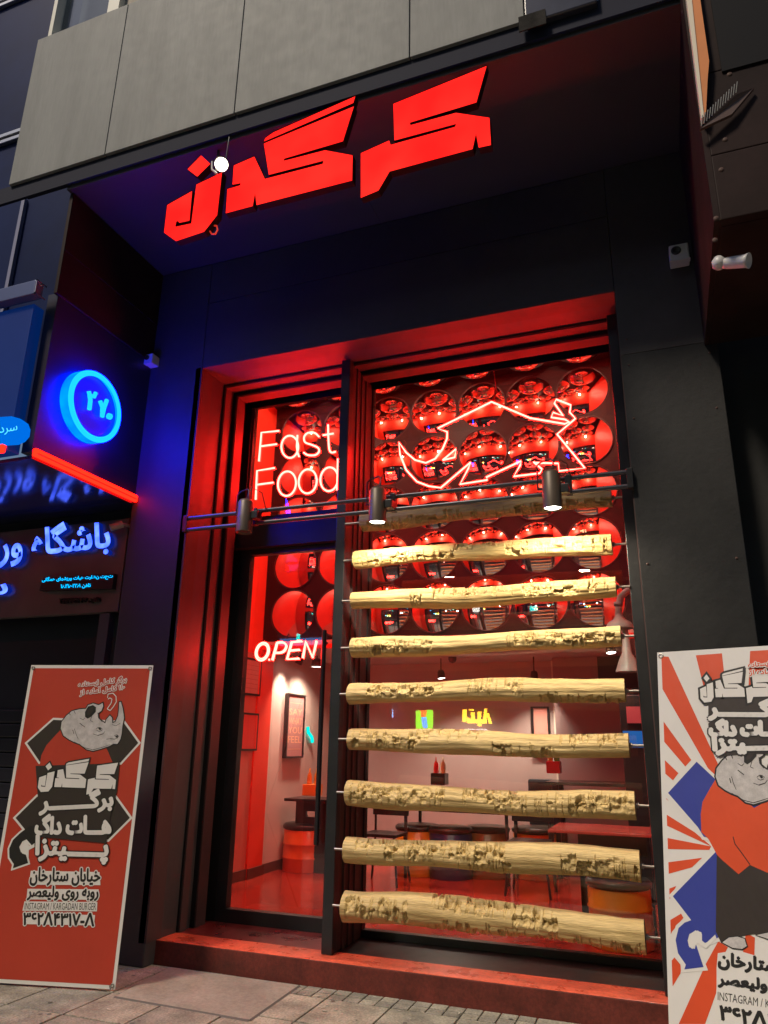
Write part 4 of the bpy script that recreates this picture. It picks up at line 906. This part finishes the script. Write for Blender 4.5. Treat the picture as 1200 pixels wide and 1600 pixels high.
def rhino(bn, mb, A, k):
    """A maps the head's own drawing units (zoomed banner pixels) to uv"""
    head = [(458,520),(465,470),(500,425),(540,390),(600,375),(648,372),(662,345),(700,332),(742,345),(772,328),(776,352),(762,388),(738,404),(742,445),(770,468),(792,482),(800,452),(826,422),(842,440),(845,482),(868,470),(888,425),(894,370),(897,322),(908,320),(922,368),(932,440),(920,500),(914,560),(905,600),(882,636),(852,634),(820,652),(760,672),(700,688),(650,676),(600,636),(560,622),(520,602),(478,572)]
    uv = [A(*p) for p in head]; bn.fill(mb, bn.outline(uv, .007), k, 2); bn.fill(mb, uv, k+1, 5)
    for pts in ([(640,432),(640,395),(662,355),(700,345),(722,360),(720,395),(690,428),(660,446)], ):
        bn.fill(mb, [A(*p) for p in pts], k+2, 2)
    bn.fill(mb, [A(*p) for p in ((655,420),(658,392),(678,366),(700,360),(702,385),(680,415))], k+3, 3)
    def line(pts, w=.0022):
        q = [Vector(A(*p)) for p in pts]
        for i in range(len(q)-1):
            d = (q[i+1]-q[i])
            if d.length < 1e-6: continue
            n = Vector((-d.y, d.x)).normalized()*w; ww = 1-abs((i+.5)/(len(q)-1)-.5)*1.2
            bn.fill(mb, [tuple(q[i]-n*ww), tuple(q[i+1]-n*ww*.8), tuple(q[i+1]+n*ww*.8), tuple(q[i]+n*ww)], k+2+.03*i, 2)
    for l in ([(722,525),(738,512),(758,514),(772,526)], [(726,532),(745,542),(768,534)], [(700,560),(735,572),(775,560),(790,540)], [(800,600),(830,596),(860,600),(885,590)], [(858,575),(878,566),(892,578),(878,592)],
              [(560,520),(572,560),(590,600)], [(548,530),(556,560)], [(735,400),(740,440),(768,470)], [(842,490),(870,500),(905,480)], [(600,440),(625,455),(640,440)], [(690,430),(680,460),(700,470)], [(520,400),(530,420)], [(560,390),(568,410)], [(600,480),(640,510)], [(560,620),(640,665),(700,680),(770,660),(830,640)]): line(l)
    bn.fill(mb, [A(*p) for p in ((738,518),(752,514),(764,524),(750,532))], k+3, 2); bn.fill(mb, [A(*p) for p in ((866,576),(884,572),(888,586),(872,588))], k+3, 2)

z5 = crop(0, 1030, 4.8); z6 = crop(0, 1300, 4.8); z7 = crop(1010, 1000, 5.333); z8 = crop(1010, 1300, 5.333)
def corner(bn, base):
    W, H = bn.W, bn.H; t = bn.t
    m = MB(); m.add([bn.P(0, 0, -1), bn.P(W, 0, -1), bn.P(W, H, -1), bn.P(0, H, -1)], [(0, 1, 2, 3)], 0); m.add([bn.P(0, 0, -4), bn.P(W, 0, -4), bn.P(W, H, -4), bn.P(0, H, -4)], [(3, 2, 1, 0)], 0)
    obj('vinyl_sheet', m, VW, t)
    m = MB(); m.add([bn.P(.022, .022, 0), bn.P(W-.022, .022, 0), bn.P(W-.022, H-.022, 0), bn.P(.022, H-.022, 0)], [(0, 1, 2, 3)]); obj('printed_ground', m, base, t)
    m = MB()
    for u, v in ((.02, .02), (W-.02, .02), (.02, H-.02), (W-.02, H-.02)): c = bn.P(u, v, 3); m.lathe(c, [(.006, .0), (.012, .002), (.014, .0)], n=14, axis=bn.n)
    obj('eyelet', m, STEEL, t)
    m = MB(); c = bn.P(W/2, H*.42, -60)
    for u, v in ((0.03, .0), (W-.03, .0), (.03, H-.02), (W-.03, H-.02)): m.tube([c, bn.P(u, v, -8)], .006, n=6)
    m.tube([c, c-bn.n*.25+Vector((0, 0, -c.z+.012))], .006, n=6); obj('stand', m, BLK2, t)

# left banner
BL = (-4.294, -.689, .012); BR = (-3.383, -.468, .012)
e = Vector(BR)-Vector(BL)
b1 = Banner(BL, e, R(1.6), e.length-.012, 1.99, 'red vinyl banner with rhinoceros head and phone number, left of the shop step')
corner(b1, VR); A = lambda x, y: b1.hit(*z5(x, y)); Bq = lambda x, y: b1.hit(*z6(x, y))
m = MB()
for hexa in ([A(*p) for p in ((205,630),(402,455),(930,478),(1038,628),(905,775),(300,770))], [A(*p) for p in ((118,1190),(280,1030),(860,1030),(975,1190),(812,1352),(200,1290))]):
    b1.fill(m, b1.outline(hexa, .014), 1, 1); b1.fill(m, hexa, 2, 3)
hood = [A(*p) for p in ((455,530),(400,590),(350,645),(312,720),(298,800),(300,880),(900,880),(860,800),(835,750),(815,700),(790,650))]; b1.fill(m, hood, 3, 0)
rhino(b1, m, A, 4)
# dark mass behind the lettering and the tail arrow
arrow = [Bq(*p) for p in ((215,-40),(150,10),(98,60),(70,125),(72,190),(105,240),(98,272),(212,232),(196,165),(158,150),(146,112),(170,70),(200,55),(240,100),(285,60),(290,-60))]
b1.fill(m, b1.outline(arrow, .012), 1.3, 1); b1.fill(m, arrow, 2.3, 2)
glyph = [Bq(*p) for p in ((150,120),(168,80),(200,72),(222,105),(262,92),(262,112),(218,135),(215,230),(196,170),(168,160))]; b1.fill(m, glyph, 3.3, 1)
mass = [A(*p) for p in ((270,800),(285,1010),(300,1170),(262,1180),(262,1330),(800,1380),(835,1150),(880,990),(900,780))]; b1.fill(m, mass, 7.5, 3)
a = A(275, 1000); b = A(905, 745); logo(b1, m, (a[0]+.005, a[1]-.005, b[0]-.01, b[1]-.005), 8, 9, .009)
for tx, q in (('برگـــــــر', ((300,1165),(845,1135),(850,975),(320,995))), ('هـــات داگ', ((268,1310),(830,1310),(835,1150),(280,1170)))):
    Q = [A(*p) for p in q]; b1.text(m, tx, Q, 8.5, 2, .015); b1.text(m, tx, Q, 9.5, 1, .008)
Q = [Bq(*p) for p in ((270,225),(805,235),(815,45),(280,25))]; b1.text(m, 'پـــــیتزا', Q, 8.5, 2, .015); b1.text(m, 'پـــــیتزا', Q, 9.5, 1, .008)
for tx, q, bo, bi in (('خیابان ستارخان', ((225,400),(750,400),(755,275),(235,265)), .010, .0035), ('روبه روی ولیعصر', ((205,510),(735,515),(742,405),(212,405)), .010, .0035), ('INSTAGRAM / KARGADAN BURGER', ((185,580),(720,585),(724,532),(190,530)), .005, .0),
                      ('۳۶۲Λ۴۳۱۷-Λ', ((175,695),(705,705),(712,610),(182,600)), .010, .0035)):
    Q = [Bq(*p) for p in q]; b1.text(m, tx, Q, 3, 1, bo); b1.text(m, tx, Q, 4, 2, bi)
for q in (((220,395),(755,398),(748,300),(232,290)), ((200,505),(738,508),(742,430),(208,425)), ((170,590),(728,595),(732,525),(185,520)), ((175,690),(705,700),(715,622),(185,612))): b1.fill(m, [Bq(*p) for p in q], 2.6, 1)
Q = [A(*p) for p in ((590,215),(950,180),(950,125),(590,170))]; b1.text(m, 'برگر کامل ایستاده', Q, 3, 1, .006); b1.text(m, 'برگر کامل ایستاده', Q, 4, 0, .001)
Q = [A(*p) for p in ((600,280),(935,235),(935,185),(600,225))]; b1.text(m, '۱۱۰ کامل آماده از', Q, 3, 1, .006); b1.text(m, '۱۱۰ کامل آماده از', Q, 4, 0, .001)
def ring_line(bn, mb, pts, w, k, mi):
    for i in range(len(pts)-1):
        a, b = Vector(pts[i]), Vector(pts[i+1]); d = b-a; n = Vector((-d.y, d.x)).normalized()*w; bn.fill(mb, [tuple(a-n), tuple(b-n), tuple(b+n), tuple(a+n)], k+.02*i, mi)
ring_line(b1, m, [A(*p) for p in ((808,290),(812,262),(850,255),(872,280),(874,320),(850,360),(828,386),(806,372),(835,330),(842,300),(825,290),(812,300))], .003, 4, 1)
obj('artwork', m, INK, b1.t, kind=None)

# right banner
B2 = Vector((-.152, -.965, .012)); e2 = Vector((.951, -.309, 0))
b2 = Banner(B2, e2, .185, .92, 2.0, 'white vinyl banner with red sun rays and blue diamonds, right of the shop step')
corner(b2, VW); C7 = lambda x, y: b2.hit(*z7(x, y)); C8 = lambda x, y: b2.hit(*z8(x, y))
m = MB()
ctr = C7(1150, 1750)
def raypoly(pts): b2.fill(m, pts, 1, 6)
for q in (((95,135),(185,140),(610,1060),(580,1130),(520,1080),(98,345)), ((412,128),(630,112),(660,380),(480,400)), ((865,90),(1100,70),(1100,420),(850,420)), ((108,630),(375,1000),(325,1055),(112,805)), ((122,970),(268,1110),(222,1170),(130,1090)), ((135,1215),(160,1250),(140,1290),(190,1345),(135,1300)), ((145,1440),(400,1600),(520,1700),(540,1720),(145,1535))):
    raypoly([C7(*p) for p in q])
for q in (((150,45),(540,120),(525,150),(160,142)), ((160,255),(465,215),(380,295),(163,355)), ((168,480),(250,450),(175,600)), ((180,745),(290,680),(310,715),(215,830),(185,890)), ((195,1090),(235,1045),(285,1105),(290,1170),(205,1310)), ((270,1600),(500,1090),(600,910),(680,960),(590,1140),(590,1320),(490,1600)), ((830,840),(905,880),(900,1050),(800,1040))):
    raypoly([C8(*p) for p in q])
for i in range(7):  # rays on the half of the banner outside the photograph
    aa = R(-75+i*25); c = Vector(ctr); b2.fill(m, [tuple(c+Vector((math.cos(aa), math.sin(aa)))*.32), tuple(c+Vector((math.cos(aa-.09), math.sin(aa-.09)))*2.2), tuple(c+Vector((math.cos(aa+.09), math.sin(aa+.09)))*2.2)], 1+.05*i, 6)
blue1 = [C7(*p) for p in ((182,1275),(420,1015),(575,1160),(900,1200),(1200,1500),(800,1700),(480,1640),(430,1560))]
blue2 = [C8(*p) for p in ((222,535),(585,160),(900,300),(900,700),(600,880),(490,925),(465,905),(465,850),(430,820),(360,850),(345,905),(360,960),(405,975),(415,935),(478,1125),(318,1145),(330,1105),(265,1010),(245,900),(270,800),(320,755),(375,735))]
b2.fill(m, b2.outline(blue1, .014), 2, 1); b2.fill(m, blue1, 3, 4); b2.fill(m, b2.outline(blue2, .014), 2.3, 1); b2.fill(m, blue2, 3.3, 4)
hk = [C8(*p) for p in ((350,900),(365,850),(410,820),(460,835),(465,905),(490,935),(575,855),(585,885),(500,972),(455,945),(430,925),(385,975),(355,950))]; b2.fill(m, hk, 3.8, 1)
bodyp = [C7(*p) for p in ((585,1150),(520,1260),(470,1350),(455,1450),(460,1600))]+[C8(*p) for p in ((520,60),(590,190),(640,240),(770,352),(865,275),(1010,340),(1400,400),(1500,-300),(1300,-420),(900,-200))]
b2.fill(m, bodyp, 5, 6)
trou = [C8(*p) for p in ((588,150),(580,830),(625,925),(720,880),(900,850),(1015,895),(1250,900),(1300,200),(1000,200))]; b2.fill(m, trou, 4.5, 3)
for q in (((635,920),(690,880),(760,872),(820,890),(838,950),(800,975),(720,965)), ((920,860),(1010,840),(1150,850),(1150,900),(1015,890))):
    u = [C8(*p) for p in q]; b2.fill(m, b2.outline(u, .004), 5.2, 2); b2.fill(m, u, 6, 5)
ring_line(b2, m, [C8(*p) for p in ((725,40),(740,100),(800,180),(865,272))], .002, 6.3, 2)
sc = 1.30
rhino(b2, m, lambda x, y: C7(580+(x-458)*sc, 1140+(y-520)*sc*1.05), 7)
mass = [C7(*p) for p in ((520,540),(560,480),(1400,380),(1400,960),(900,950),(620,970),(570,900),(560,820),(525,800),(520,700),(560,640),(520,640))]; b2.fill(m, mass, 11.5, 3)
a = C7(458, 530); b = C7(840, 290); wl = (b[0]-a[0])/ (405/610.)
logo(b2, m, (a[0], a[1]-.004, a[0]+wl, b[1]+.03), 12, 13, .010)
for tx, q in (('برگـــــــر', ((530,665),(1160,670),(1160,505),(530,500))), ('هـــات داگ', ((535,800),(1180,795),(1180,665),(535,670))), ('پـــــیتزا', ((565,965),(1200,950),(1200,800),(560,810)))):
    Q = [C7(*p) for p in q]; b2.text(m, tx, Q, 12.5, 2, .015); b2.text(m, tx, Q, 13.5, 1, .008)
for q in (((590,1130),(600,1010),(760,985),(1015,1060),(1600,1100),(1600,1800),(640,1800),(580,1420),(590,1300)),): b2.fill(m, [C8(*p) for p in q], 13, 1)
for tx, q, bi in (('خیابان ستارخان', ((605,1140),(1560,1250),(1560,1120),(610,1000)), .004), ('روبه روی ولیعصر', ((605,1290),(1560,1420),(1560,1290),(605,1180)), .004), ('INSTAGRAM / KARGADAN BURGER', ((600,1400),(1640,1560),(1640,1490),(600,1330)), .0), ('۳۶۲Λ۴۳۱۷-Λ', ((620,1560),(1600,1740),(1600,1610),(620,1440)), .004)):
    b2.text(m, tx, [C8(*p) for p in q], 14, 2, bi)
for tx, q in (('برگر کامل ایستاده', ((855,240),(1300,215),(1300,150),(850,190))), ('۱۱۰ کامل آماده از', ((865,305),(1300,280),(1300,225),(860,250)))):
    Q = [C7(*p) for p in q]; b2.text(m, tx, Q, 14, 1, .006); b2.text(m, tx, Q, 15, 6, .001)
obj('artwork', m, INK, b2.t)

# ------------------------------------------------------------------ entrance mat
o = thing('door_mat', (-2.87, -.25, 0), 'thin grey brown mat on the paving in front of the red step', 'mat')
m = MB(); P = [onZ(x, y, 0) for x, y in ((180, 1558), (389, 1596), (469, 1541), (330, 1518), (265, 1511.5))]
P = [(p.x, p.y, .0) for p in P]; n = 12
tl, tr_, br, bl = Vector((-3.395, .085, 0)), Vector((-2.40, .085, 0)), Vector((-2.375, -.58, 0)), Vector((-3.325, -.555, 0))
V = []; F = []
for i in range(25):
    for j in range(17):
        p = (bl*(1-i/24)+br*(i/24))*(1-j/16)+(tl*(1-i/24)+tr_*(i/24))*(j/16)
        ed = min(i, 24-i, j, 16-j); V.append((p.x, p.y, .006+.004*(ed > 0)+.004*math.sin(i*.7)*math.sin(j*.5)*(ed > 0)))
for i in range(24):
    for j in range(16): F.append((i*17+j, (i+1)*17+j, (i+1)*17+j+1, i*17+j+1))
m.add(V, F, 0, True); obj('rubber_sheet', m, MATM, o)
m = MB()
for a, b in ((bl, br), (br, tr_), (tr_, tl), (tl, bl)):
    d = (b-a).normalized(); nn = Vector((d.y, -d.x, 0)); m.add([a+nn*.012, b+nn*.012, b, a, (a.x, a.y, .007), (b.x, b.y, .007)], [(0, 1, 5, 4)])
obj('bevelled_edge', m, mat('mat_edge', (.09, .085, .075), .8), o)

# ------------------------------------------------------------------ across the street (seen only in reflections)
OY = -15.0; GM = .81
def mir(x, y):           # point across the street whose mirror image in the window pane is seen at photo pixel x,y
    p = onY(x, y, 2*GM-OY); return Vector((p.x, OY, p.z))
OPP = thing('opposite_building', (0, -16, 0), 'dim row of shops across the street with lit signs', 'building')
m = MB(); m.box((-40, OY-6, -.1), (40, OY-.3, 14)); obj('wall', m, mat('opposite_wall', (.10, .09, .08), .8, var=.3), OPP)
for k in range(-9, 10):
    for z in (5.2, 8.2, 11.2):
        m = MB(); m.box((k*4-1, OY-.32, z), (k*4+1, OY-.26, z+1.6)); obj('window', m, NAVY, OPP)
pv = MB(); pv.box((-40, OY-.3, -.2), (40, OY+2.5, .0)); obj('far_pavement', pv, PAVE2, kind='structure')
def opp(name, label, mm, polys, depth=.06):
    t = thing(name, mir(*polys[0][0]), label, 'sign'); m = MB()
    for p in polys: m.prism([mir(*q) for q in p], (0, -depth, 0))
    obj('lit_face', m, mm, t)
q6 = crop(560, 1020, 5)
opp('yellow_shop_letters', 'yellow lit letters across the street', emis('yellow_sign', (1, .58, .03), 22), [[q6(*p) for p in s] for s in (
    [(812,425),(842,425),(842,540),(812,540)], [(850,500),(850,550),(1000,552),(1000,425),(985,425),(975,520),(955,520),(955,460),(930,460),(930,520),(905,520),(905,465),(880,465),(880,520)], [(862,432),(900,432),(900,450),(862,450)], [(930,556),(958,556),(958,574),(930,574)], [(1000,470),(1015,470),(1040,550),(1020,555)])])
opp('green_sign_box', 'green lit sign box across the street', emis('green_sign', (.22, .75, .03), 16), [[q6(*p) for p in ((448,400),(578,400),(578,625),(448,625))]])
opp('red_figure_panel', 'red patch of the green sign across the street', emis('red_patch', (1, .05, .03), 16), [[q6(480, 425), q6(540, 420), q6(530, 500), q6(490, 500)]])
opp('blue_figure_panel', 'blue patch of the green sign across the street', emis('blue_patch', (.03, .2, 1), 22), [[q6(490, 505), q6(532, 500), q6(540, 590), q6(505, 585)]])
opp('blue_shop_letters', 'light blue lit letters across the street', emis('sky_blue_sign', (.1, .5, 1), 16), [[q6(*p) for p in s] for s in ([(115,400),(150,398),(155,450),(120,455)], [(205,500),(225,460),(245,500),(235,425),(262,440),(268,500),(240,522),(215,518)], [(165,450),(185,435),(195,450),(175,468)])])
for k, (px, py) in enumerate(((870, 610), (966, 610))):
    a = mir(*q6(px, py)); t = thing('street_spot', a, 'white lamp across the street, %s of a pair' % ('left' if k else 'right'), 'lamp'); m = MB()
    m.lathe(a, [(.001, .06), (.14, .05), (.2, 0), (.14, -.05), (.001, -.06)], n=16); obj('lamp', m, emis('street_white', (1, .95, .9), 9), t)
for k, (x, z, w, h, c, s) in enumerate(((-11, 4.6, 1.6, .22, (.1, .4, 1), 3), (1.5, 4.8, 1.8, .2, (1, .9, .7), 3), (4.5, 4.7, 1.2, .22, (0, .7, .6), 3), (8, 4.7, 1.8, .2, (1, .75, .3), 3))):
    t = thing('shop_light_box', (x, OY, z), ('slim blue sign box across the street', 'slim warm white sign box across the street', 'slim teal sign box across the street', 'slim amber sign box across the street')[k], 'sign')
    m = MB(); m.bbox((x-w/2, OY-.3, z-h/2), (x+w/2, OY-.1, z+h/2), .03); obj('lit_face', m, emis('box_light_%d' % k, c, s), t)

for k in range(16):
    x = -14+k*1.7+random.uniform(-.5, .5); z = random.uniform(3.8, 7.5); cc = [(.1, .5, 1), (1, .95, .85), (0, .8, .7), (1, .8, .4)][k % 4]
    t = thing('street_light_globe', (x, OY, z), 'small %s light across the street, number of its row from the left %s' % (['blue', 'white', 'teal', 'amber'][k % 4], ['one', 'two', 'three', 'four', 'five', 'six', 'seven', 'eight', 'nine', 'ten', 'eleven', 'twelve', 'thirteen', 'fourteen', 'fifteen', 'sixteen'][k]), 'lamp', 'small lights across the street')
    m = MB(); w = random.uniform(.05, .16); m.bbox((x-w, OY-.1, z-.12), (x+w, OY, z+.12), .04); obj('lit_face', m, emis('globe_%d' % (k % 4), cc, 11), t)
# ------------------------------------------------------------------ small wear: gum spots and grit on the pavement, screws on the cladding
g = random.Random(5); m = MB()
for k in range(260):
    x = g.uniform(-4.6, 1.4); y = g.uniform(-2.2, .08); r0 = g.choice([.003, .004, .006, .012, .016]); n = 7
    if -3.4 < x < -2.3 and y > -.62: continue
    m.add([(x+math.cos(2*math.pi*q/n)*r0*g.uniform(.6, 1.2), y+math.sin(2*math.pi*q/n)*r0*g.uniform(.6, 1.2), .003) for q in range(n)], [list(range(n))])
obj('gum_spots', m, mat('old_gum', (.10, .095, .08), .8), label='dark gum spots and grit scattered over the paving', cat='litter', kind='stuff')
m = MB()
for k in range(60):
    x = g.uniform(-4.4, 1.0); y = .10-abs(g.gauss(0, .35)); a = g.uniform(0, 6); l = g.uniform(.006, .022)
    if -3.4 < x < -2.3 and y > -.6: continue
    m.prism([(x+math.cos(a)*l, y+math.sin(a)*l, .004), (x-math.sin(a)*l*.5, y+math.cos(a)*l*.5, .005), (x-math.cos(a)*l, y-math.sin(a)*l, .004)], (0, 0, .002))
obj('litter_scraps', m, mat('litter_paper', (.5, .46, .38), .8, var=.4), label='small pale scraps of litter along the step', cat='litter', kind='stuff')
for x in (-3.4, -2.6, -1.8, -1.0, -.25):
    for z in (4.68, 5.17, 5.31, 5.59):
        m = MB(); m.lathe((x, -.001+(0.003 if z > 5.245 else 0), z), [(.008, 0), (.007, .002), (.001, .003)], n=10, axis=(0, -1, 0)); obj('screw', m, MATS['rivet'], SHOP)
for x in (-.05, .46):
    for z in (.6, 1.6, 2.6, 3.6, 4.0, 4.2, 5.2):
        m = MB(); m.lathe((x, -.001, z), [(.008, 0), (.007, .002), (.001, .003)], n=10, axis=(0, -1, 0)); obj('screw', m, MATS['rivet'], SHOP)
for x, y in ((375, 598), (595, 490), (340, 834), (580, 808), (792, 781), (867, 741), (937, 558), (217, 655)):
    p = onY(*cC(x, y), NY); m = MB(); m.cyl((p.x, NY+.001, p.z), (p.x, .809, p.z), .012, n=8); obj('tube_clip', m, SEATB, RN)
